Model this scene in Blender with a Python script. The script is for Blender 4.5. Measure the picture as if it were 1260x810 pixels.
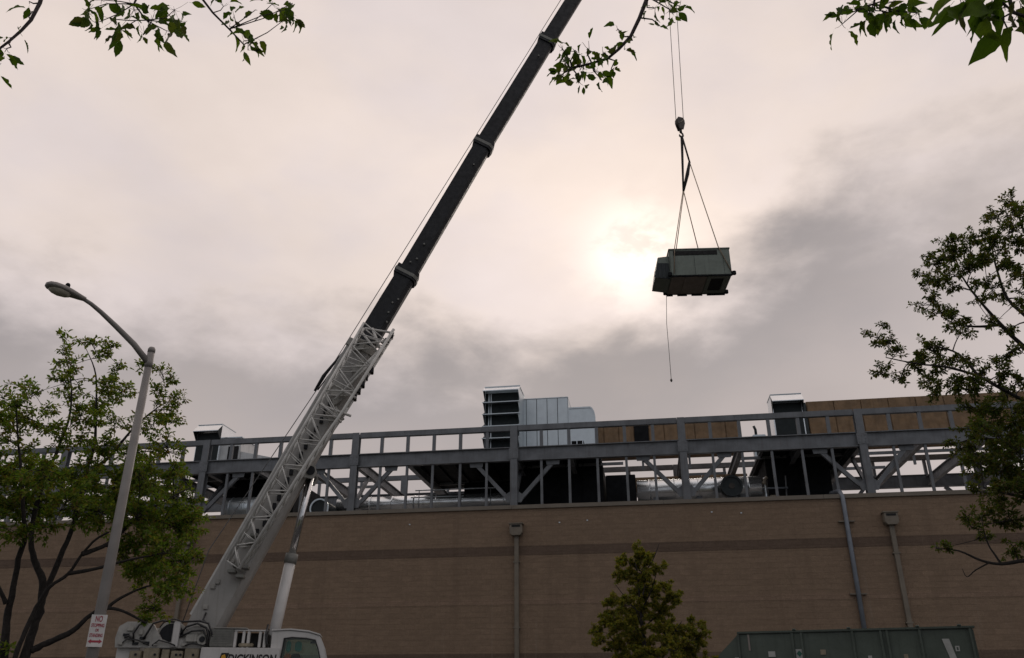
import bpy, bmesh, math, random
import numpy as np
from mathutils import Vector, Matrix

for o in list(bpy.data.objects):
    bpy.data.objects.remove(o)
SC = bpy.context.scene
COL = SC.collection
random.seed(7)
RNG = np.random.default_rng(11)
R = math.radians

# ------------------------------------------------------------------ camera
EYE = 1.6
PITCH = R(24.2)
FPX = 1010.0                      # focal length in photo pixels (1260 wide)
cam_data = bpy.data.cameras.new('camera')
cam = bpy.data.objects.new('camera', cam_data)
COL.objects.link(cam)
cam_data.sensor_width = 36
cam_data.lens = FPX / 1260 * 36
cam_data.clip_start = 0.05
cam_data.clip_end = 2000
cam.location = (0, 0, EYE)
cam.rotation_euler = (R(90) + PITCH, 0, 0)
SC.camera = cam
SC.render.resolution_x = 1024
SC.render.resolution_y = 658

# ------------------------------------------------------------------ sky, sun, exposure
SUN_EL, SUN_AZ = R(29.0), R(9.8)       # azimuth to the right of straight ahead (+Y)
SUN_DIR = Vector((math.sin(SUN_AZ) * math.cos(SUN_EL), math.cos(SUN_AZ) * math.cos(SUN_EL), math.sin(SUN_EL)))
world = bpy.data.worlds.new('World')
SC.world = world
world.use_nodes = True


class NT:
    """small node-tree helper"""
    def __init__(self, tree):
        self.t = tree
        tree.nodes.clear()

    def n(self, typ, **kw):
        nd = self.t.nodes.new(typ)
        for k, v in kw.items():
            setattr(nd, k, v)
        return nd

    def put(self, sock, v):
        if isinstance(v, bpy.types.NodeSocket):
            self.t.links.new(v, sock)
        elif v is not None:
            sock.default_value = v

    def math(self, op, a, b=None, c=None, clamp=False):
        nd = self.n('ShaderNodeMath', operation=op, use_clamp=clamp)
        for i, v in enumerate((a, b, c)):
            if v is not None:
                self.put(nd.inputs[i], v)
        return nd.outputs[0]

    def vmath(self, op, a, b=None):
        nd = self.n('ShaderNodeVectorMath', operation=op)
        self.put(nd.inputs[0], a)
        if b is not None:
            self.put(nd.inputs[1], b)
        return nd.outputs['Value'] if op == 'DOT_PRODUCT' else nd.outputs['Vector']

    def mix(self, f, a, b, blend='MIX'):
        nd = self.n('ShaderNodeMix', data_type='RGBA', blend_type=blend)
        self.put(nd.inputs['Factor'], f)
        self.put(nd.inputs[6], a)
        self.put(nd.inputs[7], b)
        return nd.outputs[2]

    def smooth(self, x, lo, hi, a=0.0, b=1.0):
        nd = self.n('ShaderNodeMapRange', interpolation_type='SMOOTHSTEP')
        self.put(nd.inputs[0], x)
        nd.inputs[1].default_value = lo
        nd.inputs[2].default_value = hi
        nd.inputs[3].default_value = a
        nd.inputs[4].default_value = b
        return nd.outputs[0]

    def noise(self, vec, scale, detail=4, rough=0.55, dist=0.0):
        nd = self.n('ShaderNodeTexNoise')
        self.put(nd.inputs['Vector'], vec)
        nd.inputs['Scale'].default_value = scale
        nd.inputs['Detail'].default_value = detail
        nd.inputs['Roughness'].default_value = rough
        nd.inputs['Distortion'].default_value = dist
        return nd.outputs['Fac']


def build_sky():
    w = NT(world.node_tree)
    out = w.n('ShaderNodeOutputWorld')
    sky = w.n('ShaderNodeTexSky', sky_type='NISHITA', sun_disc=False)
    sky.sun_elevation = SUN_EL
    sky.sun_rotation = SUN_AZ
    bg_sky = w.n('ShaderNodeBackground')
    w.put(bg_sky.inputs[0], sky.outputs[0])
    bg_sky.inputs[1].default_value = 0.06
    d = w.n('ShaderNodeTexCoord').outputs['Generated']
    sep = w.n('ShaderNodeSeparateXYZ')
    w.put(sep.inputs[0], d)
    x, y, z = sep.outputs
    # soft cloud structure, drawn out sideways
    mp = w.n('ShaderNodeMapping')
    w.put(mp.inputs[0], d)
    mp.inputs['Scale'].default_value = (1.0, 1.0, 1.9)
    mp.inputs['Rotation'].default_value = (0.0, R(-14), 0.0)
    mp.inputs['Location'].default_value = (3.1, 0.4, 1.7)
    v = mp.outputs[0]
    n_big = w.noise(v, 1.7, 4, 0.5)
    n_mid = w.noise(v, 4.5, 6, 0.5, 0.25)
    n_fine = w.noise(v, 11.0, 7, 0.55, 0.15)
    # low grey cloud bank all round, its edge higher on the right
    xr = w.math('MINIMUM', w.math('MAXIMUM', w.math('SUBTRACT', x, 0.11), 0.0), 0.25)
    edge = w.math('MULTIPLY_ADD', xr, 0.50, 0.378)
    h = w.math('SUBTRACT', z, edge)
    h = w.math('ADD', h, w.math('MULTIPLY', w.math('SUBTRACT', n_mid, 0.5), 0.20))
    h = w.math('ADD', h, w.math('MULTIPLY', w.math('SUBTRACT', n_fine, 0.5), 0.13))
    bank = w.smooth(h, 0.070, -0.055)
    bank = w.math('MULTIPLY', bank, w.smooth(n_big, 0.30, 0.62, 0.70, 1.0))
    bank = w.math('MULTIPLY', bank, w.smooth(x, 0.30, 0.60, 1.0, 0.50))
    deep = w.smooth(h, -0.03, -0.19)          # the bank thins again lower down
    var = w.math('ADD', w.math('MULTIPLY', w.math('SUBTRACT', n_big, 0.5), 0.42), 1.0)
    var = w.math('ADD', var, w.math('MULTIPLY', w.math('SUBTRACT', n_mid, 0.5), 0.16))
    var = w.math('ADD', var, w.math('MULTIPLY', w.math('SUBTRACT', n_fine, 0.5), 0.12))
    warm = w.mix(w.smooth(n_mid, 0.35, 0.65), (0.885, 0.757, 0.690, 1), (0.795, 0.695, 0.672, 1))
    grey = w.mix(deep, (0.345, 0.312, 0.312, 1), (0.455, 0.398, 0.385, 1))
    cloud = w.mix(bank, warm, grey)
    # veiled sun: the overcast is brighter round it and dimmer on the far side
    dsr = w.vmath('DOT_PRODUCT', d, tuple(SUN_DIR))
    ds = w.math('MAXIMUM', dsr, 0.0)
    var = w.math('MULTIPLY', var, w.smooth(dsr, -0.75, 0.80, 0.80, 1.0))
    vc = w.n('ShaderNodeCombineXYZ')
    for i in range(3):
        w.put(vc.inputs[i], var)
    cloud = w.mix(1.0, cloud, vc.outputs[0], 'MULTIPLY')
    cloud = w.mix(1.0, cloud, w.mix(w.smooth(dsr, -0.5, 0.75), (0.86, 0.99, 1.10, 1), (1, 1, 1, 1)), 'MULTIPLY')
    open_ = w.math('SUBTRACT', 1.0, w.math('MULTIPLY', bank, 0.85))
    g1 = w.math('MULTIPLY', w.math('MULTIPLY', w.math('POWER', ds, 55.0), 0.13), open_)
    g2 = w.math('MULTIPLY', w.math('MULTIPLY', w.math('POWER', ds, 850.0), 0.48), open_)
    g2 = w.math('MULTIPLY', g2, w.smooth(n_fine, 0.40, 0.58, 0.15, 1.3))
    c1 = w.mix(1.0, cloud, w.mix(g1, (0, 0, 0, 1), (1.0, 0.70, 0.42, 1)), 'ADD')
    c2 = w.mix(1.0, c1, w.mix(g2, (0, 0, 0, 1), (1.0, 0.90, 0.74, 1)), 'ADD')
    bg_c = w.n('ShaderNodeBackground')
    w.put(bg_c.inputs[0], c2)
    bg_c.inputs[1].default_value = 0.97
    mx = w.n('ShaderNodeMixShader')
    mx.inputs[0].default_value = 0.95          # nearly closed overcast
    w.t.links.new(bg_sky.outputs[0], mx.inputs[1])
    w.t.links.new(bg_c.outputs[0], mx.inputs[2])
    w.t.links.new(mx.outputs[0], out.inputs[0])


build_sky()
sun_data = bpy.data.lights.new('sun', 'SUN')
sun_data.energy = 0.5
sun_data.angle = R(16)
sun_data.color = (1.0, 0.90, 0.78)
sun = bpy.data.objects.new('sun', sun_data)
COL.objects.link(sun)
sun.location = SUN_DIR * 60
sun.rotation_euler = SUN_DIR.to_track_quat('Z', 'Y').to_euler()
SC.view_settings.view_transform = 'Standard'
SC.view_settings.look = 'None'
SC.view_settings.exposure = 0.0
SC.view_settings.gamma = 1.0
SC.view_settings.use_curve_mapping = False

# ------------------------------------------------------------------ materials
M = {}


def mat(name, col, rough=0.6, metal=0.0, var=0.12, scale=6.0, bump=0.0, bscale=40.0, spec=0.5, streak=0.0, dirt=None, rvar=0.09):
    m = bpy.data.materials.new(name)
    m.use_nodes = True
    t = NT(m.node_tree)
    out = t.n('ShaderNodeOutputMaterial')
    b = t.n('ShaderNodeBsdfPrincipled')
    t.t.links.new(b.outputs[0], out.inputs[0])
    co = t.n('ShaderNodeTexCoord').outputs['Object']
    f = t.noise(co, scale, 5, 0.6)
    lo = tuple(c * (1 - var) for c in col) + (1,)
    hi = tuple(min(1, c * (1 + var)) for c in col) + (1,)
    c = t.mix(t.smooth(f, 0.3, 0.7), lo, hi)
    if streak:
        mp = t.n('ShaderNodeMapping')
        t.put(mp.inputs[0], co)
        mp.inputs['Scale'].default_value = (7, 7, 0.5)
        s = t.noise(mp.outputs[0], 1.6, 4, 0.6)
        dk = dirt or tuple(v * 0.45 for v in col)
        c = t.mix(t.math('MULTIPLY', t.smooth(s, 0.5, 0.75), streak), c, tuple(dk) + (1,))
    t.put(b.inputs['Base Color'], c)
    b.inputs['Roughness'].default_value = rough
    b.inputs['Metallic'].default_value = metal
    b.inputs['Specular IOR Level'].default_value = spec
    rr = t.smooth(t.noise(co, scale * 2.3, 3), 0.3, 0.7, max(0.05, rough - rvar), min(1, rough + rvar))
    t.put(b.inputs['Roughness'], rr)
    if bump:
        bp = t.n('ShaderNodeBump')
        bp.inputs['Strength'].default_value = bump
        bp.inputs['Distance'].default_value = 0.02
        t.put(bp.inputs['Height'], t.noise(co, bscale, 4))
        t.put(b.inputs['Normal'], bp.outputs[0])
    M[name] = m
    return m


def block_mat(name, col, var=0.16):
    """split-face concrete block laid in courses (x along the wall, z up)"""
    m = bpy.data.materials.new(name)
    m.use_nodes = True
    t = NT(m.node_tree)
    out = t.n('ShaderNodeOutputMaterial')
    b = t.n('ShaderNodeBsdfPrincipled')
    t.t.links.new(b.outputs[0], out.inputs[0])
    co = t.n('ShaderNodeTexCoord').outputs['Object']
    sp = t.n('ShaderNodeSeparateXYZ')
    t.put(sp.inputs[0], co)
    cb = t.n('ShaderNodeCombineXYZ')
    t.put(cb.inputs[0], sp.outputs[0])
    t.put(cb.inputs[1], sp.outputs[2])
    br = t.n('ShaderNodeTexBrick')
    t.put(br.inputs['Vector'], cb.outputs[0])
    br.inputs['Scale'].default_value = 1.0
    br.inputs['Brick Width'].default_value = 0.4
    br.inputs['Row Height'].default_value = 0.2
    br.inputs['Mortar Size'].default_value = 0.008
    br.inputs['Mortar Smooth'].default_value = 0.3
    br.inputs['Color1'].default_value = tuple(c * (1 - var) for c in col) + (1,)
    br.inputs['Color2'].default_value = tuple(c * (1 + var) for c in col) + (1,)
    br.inputs['Mortar'].default_value = tuple(c * 0.92 for c in col) + (1,)
    big = t.noise(co, 0.35, 4, 0.6)
    fine = t.noise(co, 9.0, 5, 0.7)
    c = t.mix(t.smooth(big, 0.3, 0.7, 0.0, 0.35), br.outputs['Color'], tuple(v * 0.75 for v in col) + (1,))
    c = t.mix(t.smooth(fine, 0.35, 0.75, 0.0, 0.5), c, tuple(v * 1.35 for v in col) + (1,))
    mp = t.n('ShaderNodeMapping')
    t.put(mp.inputs[0], co)
    mp.inputs['Scale'].default_value = (1.2, 1, 0.10)
    st = t.noise(mp.outputs[0], 1.0, 5, 0.65)
    c = t.mix(t.smooth(st, 0.52, 0.72, 0.0, 0.35), c, tuple(v * 0.6 for v in col) + (1,))
    gr = t.noise(co, 34.0, 3, 0.8)
    c = t.mix(t.smooth(gr, 0.38, 0.62, 0.45, 0.0), c, tuple(v * 0.55 for v in col) + (1,))
    mp3 = t.n('ShaderNodeMapping')
    t.put(mp3.inputs[0], co)
    mp3.inputs['Scale'].default_value = (1.6, 1, 9.0)
    hz = t.noise(mp3.outputs[0], 1.0, 6, 0.75)
    c = t.mix(t.smooth(hz, 0.36, 0.64, 0.42, 0.0), c, tuple(v * 0.62 for v in col) + (1,))
    mp2 = t.n('ShaderNodeMapping')
    t.put(mp2.inputs[0], co)
    mp2.inputs['Scale'].default_value = (3.5, 1, 0.16)
    r2 = t.noise(mp2.outputs[0], 1.0, 5, 0.7)
    c = t.mix(t.smooth(r2, 0.58, 0.76, 0.0, 0.30), c, (0.30, 0.25, 0.20, 1))
    t.put(b.inputs['Base Color'], c)
    b.inputs['Roughness'].default_value = 0.95
    b.inputs['Specular IOR Level'].default_value = 0.15
    hgt = t.math('ADD', t.math('MULTIPLY', t.noise(co, 26, 5, 0.7), 0.8), t.math('MULTIPLY', br.outputs['Fac'], -0.3))
    bp = t.n('ShaderNodeBump')
    bp.inputs['Strength'].default_value = 0.8
    bp.inputs['Distance'].default_value = 0.025
    t.put(bp.inputs['Height'], hgt)
    t.put(b.inputs['Normal'], bp.outputs[0])
    M[name] = m


def leaf_mat(name, cols, trans=0.35):
    m = bpy.data.materials.new(name)
    m.use_nodes = True
    t = NT(m.node_tree)
    out = t.n('ShaderNodeOutputMaterial')
    geo = t.n('ShaderNodeNewGeometry')
    oi = t.n('ShaderNodeObjectInfo')
    f = t.math('FRACT', t.math('ADD', geo.outputs['Random Per Island'], oi.outputs['Random']))
    ramp = t.n('ShaderNodeValToRGB')
    ramp.color_ramp.elements.remove(ramp.color_ramp.elements[1])
    for i, c in enumerate(cols):
        e = ramp.color_ramp.elements[0] if i == 0 else ramp.color_ramp.elements.new(i / (len(cols) - 1))
        e.color = tuple(c) + (1,)
    t.put(ramp.inputs[0], f)
    co = t.n('ShaderNodeTexCoord').outputs['Object']
    c = t.mix(t.smooth(t.noise(co, 30, 3), 0.3, 0.7, 0, 0.35), ramp.outputs[0], (0.03, 0.040, 0.008, 1))
    b = t.n('ShaderNodeBsdfPrincipled')
    t.put(b.inputs['Base Color'], c)
    b.inputs['Roughness'].default_value = 0.55
    b.inputs['Specular IOR Level'].default_value = 0.15
    tr = t.n('ShaderNodeBsdfTranslucent')
    t.put(tr.inputs[0], t.mix(1.0, c, (1.3, 1.35, 0.6, 1), 'MULTIPLY'))
    mx = t.n('ShaderNodeMixShader')
    mx.inputs[0].default_value = trans
    t.t.links.new(b.outputs[0], mx.inputs[1])
    t.t.links.new(tr.outputs[0], mx.inputs[2])
    t.t.links.new(mx.outputs[0], out.inputs[0])
    M[name] = m


def glass_mat(name, col=(0.25, 0.32, 0.30), rough=0.05):
    m = bpy.data.materials.new(name)
    m.use_nodes = True
    t = NT(m.node_tree)
    out = t.n('ShaderNodeOutputMaterial')
    g = t.n('ShaderNodeBsdfGlossy')
    g.inputs['Roughness'].default_value = rough
    tr = t.n('ShaderNodeBsdfTransparent')
    tr.inputs[0].default_value = tuple(col) + (1,)
    fr = t.n('ShaderNodeFresnel')
    fr.inputs[0].default_value = 1.45
    mx = t.n('ShaderNodeMixShader')
    t.t.links.new(fr.outputs[0], mx.inputs[0])
    t.t.links.new(tr.outputs[0], mx.inputs[1])
    t.t.links.new(g.outputs[0], mx.inputs[2])
    t.t.links.new(mx.outputs[0], out.inputs[0])
    M[name] = m


block_mat('block_brown', (0.262, 0.186, 0.130), 0.10)
block_mat('block_dark', (0.158, 0.112, 0.084), 0.10)
block_mat('block_light', (0.280, 0.196, 0.140), 0.10)
mat('coping', (0.16, 0.135, 0.105), 0.55, 0.0, 0.1, 2.0)
mat('downspout_tan', (0.165, 0.138, 0.105), 0.5, 0.0, 0.12, 3.0, streak=0.3)
mat('pipe_grey', (0.14, 0.158, 0.185), 0.45, 0.2, 0.1, 3.0)
mat('opening_black', (0.012, 0.012, 0.012), 0.9)
mat('roof_membrane', (0.22, 0.21, 0.20), 0.9)
mat('steel_primer', (0.138, 0.146, 0.158), 0.55, 0.1, 0.22, 1.3, 0.15, 20, streak=0.5, dirt=(0.07, 0.06, 0.055))
mat('galvanised', (0.57, 0.62, 0.65), 0.36, 0.85, 0.05, 3.0, streak=0.08, rvar=0.02)
mat('galvanised_bright', (0.78, 0.81, 0.83), 0.25, 0.9, 0.04, 2.0, rvar=0.0)
mat('louver_dark', (0.035, 0.042, 0.045), 0.6, 0.1, spec=0.25)
mat('boom_grey', (0.30, 0.29, 0.275), 0.45, 0.0, 0.08, 2.2, streak=0.35, dirt=(0.17, 0.155, 0.13))
mat('hood_inner', (0.026, 0.032, 0.034), 0.7, spec=0.2)
mat('insulation_brown', (0.200, 0.128, 0.070), 0.8, 0.0, 0.2, 2.5, 0.3, 14, streak=0.4)
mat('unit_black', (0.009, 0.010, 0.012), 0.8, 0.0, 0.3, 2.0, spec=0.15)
mat('unit_white', (0.55, 0.56, 0.56), 0.5, 0.1, 0.08, 3.0, streak=0.3)
mat('housing_grey', (0.33, 0.32, 0.30), 0.5, 0.0, 0.18, 3.5, 0.1, 15, streak=0.5, dirt=(0.13, 0.115, 0.09))
mat('crane_white', (0.52, 0.505, 0.49), 0.38, 0.0, 0.07, 2.2, streak=0.30, dirt=(0.30, 0.27, 0.23))
mat('crane_grime', (0.30, 0.29, 0.265), 0.6, 0.0, 0.2, 4.0, streak=0.5)
mat('crane_lattice', (0.50, 0.49, 0.465), 0.5, 0.0, 0.15, 4.0, streak=0.3)
mat('crane_dark', (0.013, 0.014, 0.017), 0.6, 0.0, 0.25, 3.0, streak=0.3, dirt=(0.03, 0.03, 0.03), spec=0.3)
mat('crane_grey', (0.17, 0.17, 0.155), 0.6, 0.0, 0.15, 9.0)
mat('cream', (0.24, 0.205, 0.145), 0.6, 0.0, 0.2, 7.0, streak=0.4)
mat('rubber', (0.015, 0.015, 0.016), 0.7, 0.0, 0.2)
mat('hose', (0.012, 0.012, 0.013), 0.45)
mat('chrome', (0.62, 0.62, 0.63), 0.18, 1.0, 0.05)
mat('wire_rope', (0.10, 0.10, 0.10), 0.5, 0.5, 0.2)
mat('sling_black', (0.018, 0.016, 0.016), 0.85)
mat('sling_tan', (0.28, 0.22, 0.16), 0.85)
mat('hook_dark', (0.05, 0.042, 0.036), 0.5, 0.3, 0.2)
mat('hvac_green', (0.15, 0.175, 0.15), 0.55, 0.1, 0.10, 3.0, streak=0.35)
mat('hvac_pan', (0.21, 0.18, 0.16), 0.6, 0.1, 0.15, 3.0, streak=0.3)
mat('lamp_grey', (0.205, 0.19, 0.18), 0.6, 0.1, 0.12, 2.0, streak=0.25)
mat('lamp_lens', (0.38, 0.35, 0.30), 0.25, 0.0, 0.2, 8.0)
mat('sign_white', (0.55, 0.53, 0.52), 0.4)
mat('sign_red', (0.30, 0.03, 0.05), 0.5)
mat('print_black', (0.012, 0.012, 0.012), 0.5)
mat('print_gold', (0.62, 0.33, 0.03), 0.5)
mat('seat_teal', (0.10, 0.50, 0.45), 0.7)
mat('seat_orange', (0.75, 0.16, 0.05), 0.7)
mat('cab_olive', (0.30, 0.30, 0.20), 0.7)
mat('tank_green', (0.062, 0.078, 0.062), 0.6, 0.0, 0.15, 1.6, 0.2, 10, streak=0.45)
mat('sticker_white', (0.36, 0.36, 0.34), 0.5)
mat('sticker_green', (0.02, 0.10, 0.07), 0.5)
mat('sticker_red', (0.25, 0.05, 0.04), 0.5)
mat('bark', (0.020, 0.016, 0.014), 0.95, 0.0, 0.35, 12.0, 0.6, 30)
mat('bark_near', (0.04, 0.03, 0.032), 0.9, 0.0, 0.3, 25.0, 0.5, 60)
mat('asphalt', (0.05, 0.05, 0.05), 0.95, 0.0, 0.25, 3.0, 0.3, 60)
mat('kerb_concrete', (0.30, 0.29, 0.27), 0.9, 0.0, 0.15, 3.0)
mat('verge_soil', (0.06, 0.075, 0.03), 1.0, 0.0, 0.4, 5.0, 0.6, 25)
leaf_mat('leaf_maple', [(0.070, 0.130, 0.020), (0.115, 0.190, 0.026), (0.160, 0.225, 0.034), (0.215, 0.240, 0.046), (0.16, 0.10, 0.038)], 0.47)
leaf_mat('leaf_right', [(0.040, 0.068, 0.014), (0.060, 0.095, 0.018), (0.085, 0.112, 0.022), (0.115, 0.112, 0.028), (0.10, 0.065, 0.030)], 0.38)
leaf_mat('leaf_pear', [(0.085, 0.125, 0.020), (0.145, 0.170, 0.026), (0.210, 0.200, 0.032), (0.30, 0.24, 0.045), (0.13, 0.095, 0.03)], 0.38)
leaf_mat('leaf_near', [(0.035, 0.072, 0.010), (0.055, 0.105, 0.012), (0.095, 0.150, 0.016), (0.055, 0.060, 0.02)], 0.50)
glass_mat('cab_glass', (0.80, 0.88, 0.84))

# ------------------------------------------------------------------ mesh helpers


class MB:
    """collects shapes; build() links them as ONE mesh object"""
    def __init__(self):
        self.v, self.f, self.s = [], [], []

    def add(self, verts, faces, smooth=False):
        b = len(self.v)
        self.v += [tuple(p) for p in verts]
        self.f += [tuple(b + i for i in q) for q in faces]
        self.s += [smooth] * len(faces)
        return self

    def box(self, x0, x1, y0, y1, z0, z1):
        vs = [(x, y, z) for z in (z0, z1) for y in (y0, y1) for x in (x0, x1)]
        return self.add(vs, [(0, 2, 3, 1), (4, 5, 7, 6), (0, 1, 5, 4), (2, 6, 7, 3), (0, 4, 6, 2), (1, 3, 7, 5)])

    def prism(self, poly, a0, a1, axis='y'):
        """poly of (p,q) extruded along axis: y -> (p=x,q=z), x -> (p=y,q=z), z -> (p=x,q=y)"""
        n = len(poly)

        def pt(p, q, a):
            return (p, a, q) if axis == 'y' else ((a, p, q) if axis == 'x' else (p, q, a))
        vs = [pt(p, q, a0) for p, q in poly] + [pt(p, q, a1) for p, q in poly]
        fs = [tuple(range(n)), tuple(range(2 * n - 1, n - 1, -1))]
        fs += [(i, i + n, (i + 1) % n + n, (i + 1) % n) for i in range(n)]
        return self.add(vs, fs)

    def ring(self, outer, inner, a0, a1, axis='y'):
        """plate with a hole: outer and inner polygons have the same count"""
        n = len(outer)

        def pt(p, q, a):
            return (p, a, q) if axis == 'y' else ((a, p, q) if axis == 'x' else (p, q, a))
        vs = [pt(p, q, a) for a in (a0, a1) for P in (outer, inner) for p, q in P]
        fs = []
        for i in range(n):
            j = (i + 1) % n
            fs += [(i, j, n + j, n + i), (2 * n + i, 3 * n + i, 3 * n + j, 2 * n + j),
                   (i, 2 * n + i, 2 * n + j, j), (n + i, n + j, 3 * n + j, 3 * n + i)]
        return self.add(vs, fs)

    def bar(self, a, b, w, h, up=(0, 0, 1)):
        """rectangular bar from a to b: w sideways, h along up"""
        a, b = Vector(a), Vector(b)
        d = (b - a).normalized()
        s = d.cross(Vector(up))
        if s.length < 1e-4:
            s = d.cross(Vector((1, 0, 0)))
        s.normalize()
        u = s.cross(d).normalized()
        vs = []
        for p in (a, b):
            for i, j in ((-1, -1), (1, -1), (1, 1), (-1, 1)):
                vs.append(p + s * (i * w / 2) + u * (j * h / 2))
        return self.add(vs, [(0, 3, 2, 1), (4, 5, 6, 7), (0, 1, 5, 4), (1, 2, 6, 5), (2, 3, 7, 6), (3, 0, 4, 7)])

    def ibeam(self, a, b, w, h, tf=0.035, tw=0.03):
        a, b = Vector(a), Vector(b)
        d = (b - a).normalized()
        s = d.cross(Vector((0, 0, 1))).normalized()
        u = s.cross(d).normalized()
        W, H = w / 2, h / 2
        prof = [(-W, -H), (W, -H), (W, -H + tf), (tw / 2, -H + tf), (tw / 2, H - tf), (W, H - tf), (W, H), (-W, H),
                (-W, H - tf), (-tw / 2, H - tf), (-tw / 2, -H + tf), (-W, -H + tf)]
        n = len(prof)
        vs = [p + s * x + u * y for p in (a, b) for x, y in prof]
        fs = [(i, (i + 1) % n, (i + 1) % n + n, i + n) for i in range(n)]
        for o in (0, n):
            fs += [(o, o + 1, o + 2, o + 11), (o + 3, o + 4, o + 9, o + 10), (o + 5, o + 6, o + 7, o + 8)]
        return self.add(vs, fs)

    def tube(self, pts, rad, seg=8, cap=True):
        pts = [Vector(p) for p in pts]
        n = len(pts)
        rads = rad if isinstance(rad, (list, tuple)) else [rad] * n
        vs, fs = [], []
        prev = None
        for i, p in enumerate(pts):
            d = (pts[min(i + 1, n - 1)] - pts[max(i - 1, 0)]).normalized()
            if prev is None:
                s = d.cross(Vector((0, 0, 1)))
                if s.length < 1e-3:
                    s = d.cross(Vector((1, 0, 0)))
            else:
                s = prev - d * prev.dot(d)
            s.normalize()
            prev = s
            u = d.cross(s)
            for k in range(seg):
                a = 2 * math.pi * k / seg
                vs.append(p + (s * math.cos(a) + u * math.sin(a)) * rads[i])
        for i in range(n - 1):
            for k in range(seg):
                k2 = (k + 1) % seg
                fs.append((i * seg + k, i * seg + k2, (i + 1) * seg + k2, (i + 1) * seg + k))
        self.add(vs, fs, True)
        if cap:
            b = len(self.v) - len(vs)
            self.f += [tuple(b + k for k in range(seg - 1, -1, -1)), tuple(b + (n - 1) * seg + k for k in range(seg))]
            self.s += [False, False]
        return self

    def build(self, name, material, parent=None, loc=None, bevel=0.0):
        me = bpy.data.meshes.new(name)
        me.from_pydata(self.v, [], self.f)
        me.polygons.foreach_set('use_smooth', self.s)
        if bevel or True:
            bm = bmesh.new()
            bm.from_mesh(me)
            bmesh.ops.recalc_face_normals(bm, faces=bm.faces)
            if bevel:
                es = [e for e in bm.edges if len(e.link_faces) == 2 and e.calc_face_angle(0) > 0.6]
                bmesh.ops.bevel(bm, geom=es, offset=bevel, segments=2, affect='EDGES', clamp_overlap=True)
            bm.to_mesh(me)
            bm.free()
        me.materials.append(M[material])
        o = bpy.data.objects.new(name, me)
        COL.objects.link(o)
        if parent is not None:
            o.parent = parent
        if loc is not None:
            o.location = loc
        return o


def tag(o, label, cat, group=None):
    o['label'] = label
    o['category'] = cat
    if group:
        o['group'] = group
    return o


def struct(o):
    o['kind'] = 'structure'
    return o


def thing(name, label, cat, loc=(0, 0, 0), rz=0.0, group=None):
    o = bpy.data.objects.new(name, None)
    o.empty_display_size = 0.3
    COL.objects.link(o)
    o.location = loc
    o.rotation_euler = (0, 0, rz)
    return tag(o, label, cat, group)


def share(src, parent, loc, rot=None):
    c = src.copy()
    COL.objects.link(c)
    c.parent = parent
    c.location = loc
    if rot is not None:
        c.rotation_euler = rot
    return c


def text_part(body, name, size, material, parent, origin, xdir, updir, depth=0.004, width=None, bold=0.0, shear=0.0):
    cu = bpy.data.curves.new(name, 'FONT')
    cu.body = body
    cu.size = size
    cu.extrude = depth
    cu.offset = bold
    cu.shear = shear
    cu.align_x = 'CENTER'
    cu.align_y = 'CENTER'
    tmp = bpy.data.objects.new('tmp', cu)
    COL.objects.link(tmp)
    bpy.context.view_layer.update()
    dg = bpy.context.evaluated_depsgraph_get()
    me = bpy.data.meshes.new_from_object(tmp.evaluated_get(dg))
    bpy.data.objects.remove(tmp)
    X, U = Vector(xdir).normalized(), Vector(updir).normalized()
    Z = X.cross(U)
    mw = Matrix((X, U, Z)).transposed().to_4x4()
    if width:
        xs = [v.co.x for v in me.vertices]
        k = width / (max(xs) - min(xs))
        me.transform(Matrix.Scale(k, 4, (1, 0, 0)))
    me.transform(mw)
    me.materials.clear()
    me.materials.append(M[material])
    me.name = name
    o = bpy.data.objects.new(name, me)
    COL.objects.link(o)
    o.parent = parent
    o.location = origin
    return o


# pixel of the photograph -> point in the place, at a known ground distance
CP, SP = math.cos(PITCH), math.sin(PITCH)


def ray(px, py):
    v = 405 - py
    return Vector((px - 630, FPX * CP - v * SP, FPX * SP + v * CP))


def at(px, py, dist):
    r = ray(px, py)
    t = dist / math.hypot(r.x, r.y)
    return Vector((r.x * t, r.y * t, EYE + r.z * t))


# wall frame: u along the wall (to the right), o behind its face, z up
WA = R(9.0)
WD = 33.0
WU, WN = Vector((math.cos(WA), -math.sin(WA), 0)), Vector((math.sin(WA), math.cos(WA), 0))


def wf(u, o, z=0.0):
    return Vector((0, WD, 0)) + WU * u + WN * o + Vector((0, 0, z))


# ------------------------------------------------------------------ ground
g = MB()
g.add([(-900, -700, 0), (900, -700, 0), (900, 1200, 0), (-900, 1200, 0)], [(0, 1, 2, 3)])
struct(g.build('ground', 'asphalt'))
for nm, x0, x1, y0, y1 in (('planting_verge', -40, 40, -5, 7), ('planting_verge', -40, 40, 28.2, 30.4)):
    root = MB().box(x0 + .15, x1 - .15, y0 + .15, y1 - .15, -0.1, 0.10).build(nm, 'verge_soil')
    struct(root)
    MB().ring([(x0, y0), (x1, y0), (x1, y1), (x0, y1)], [(x0 + .15, y0 + .15), (x1 - .15, y0 + .15), (x1 - .15, y1 - .15), (x0 + .15, y1 - .15)], -0.1, 0.13, 'z').build('kerb', 'kerb_concrete', root)

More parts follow.
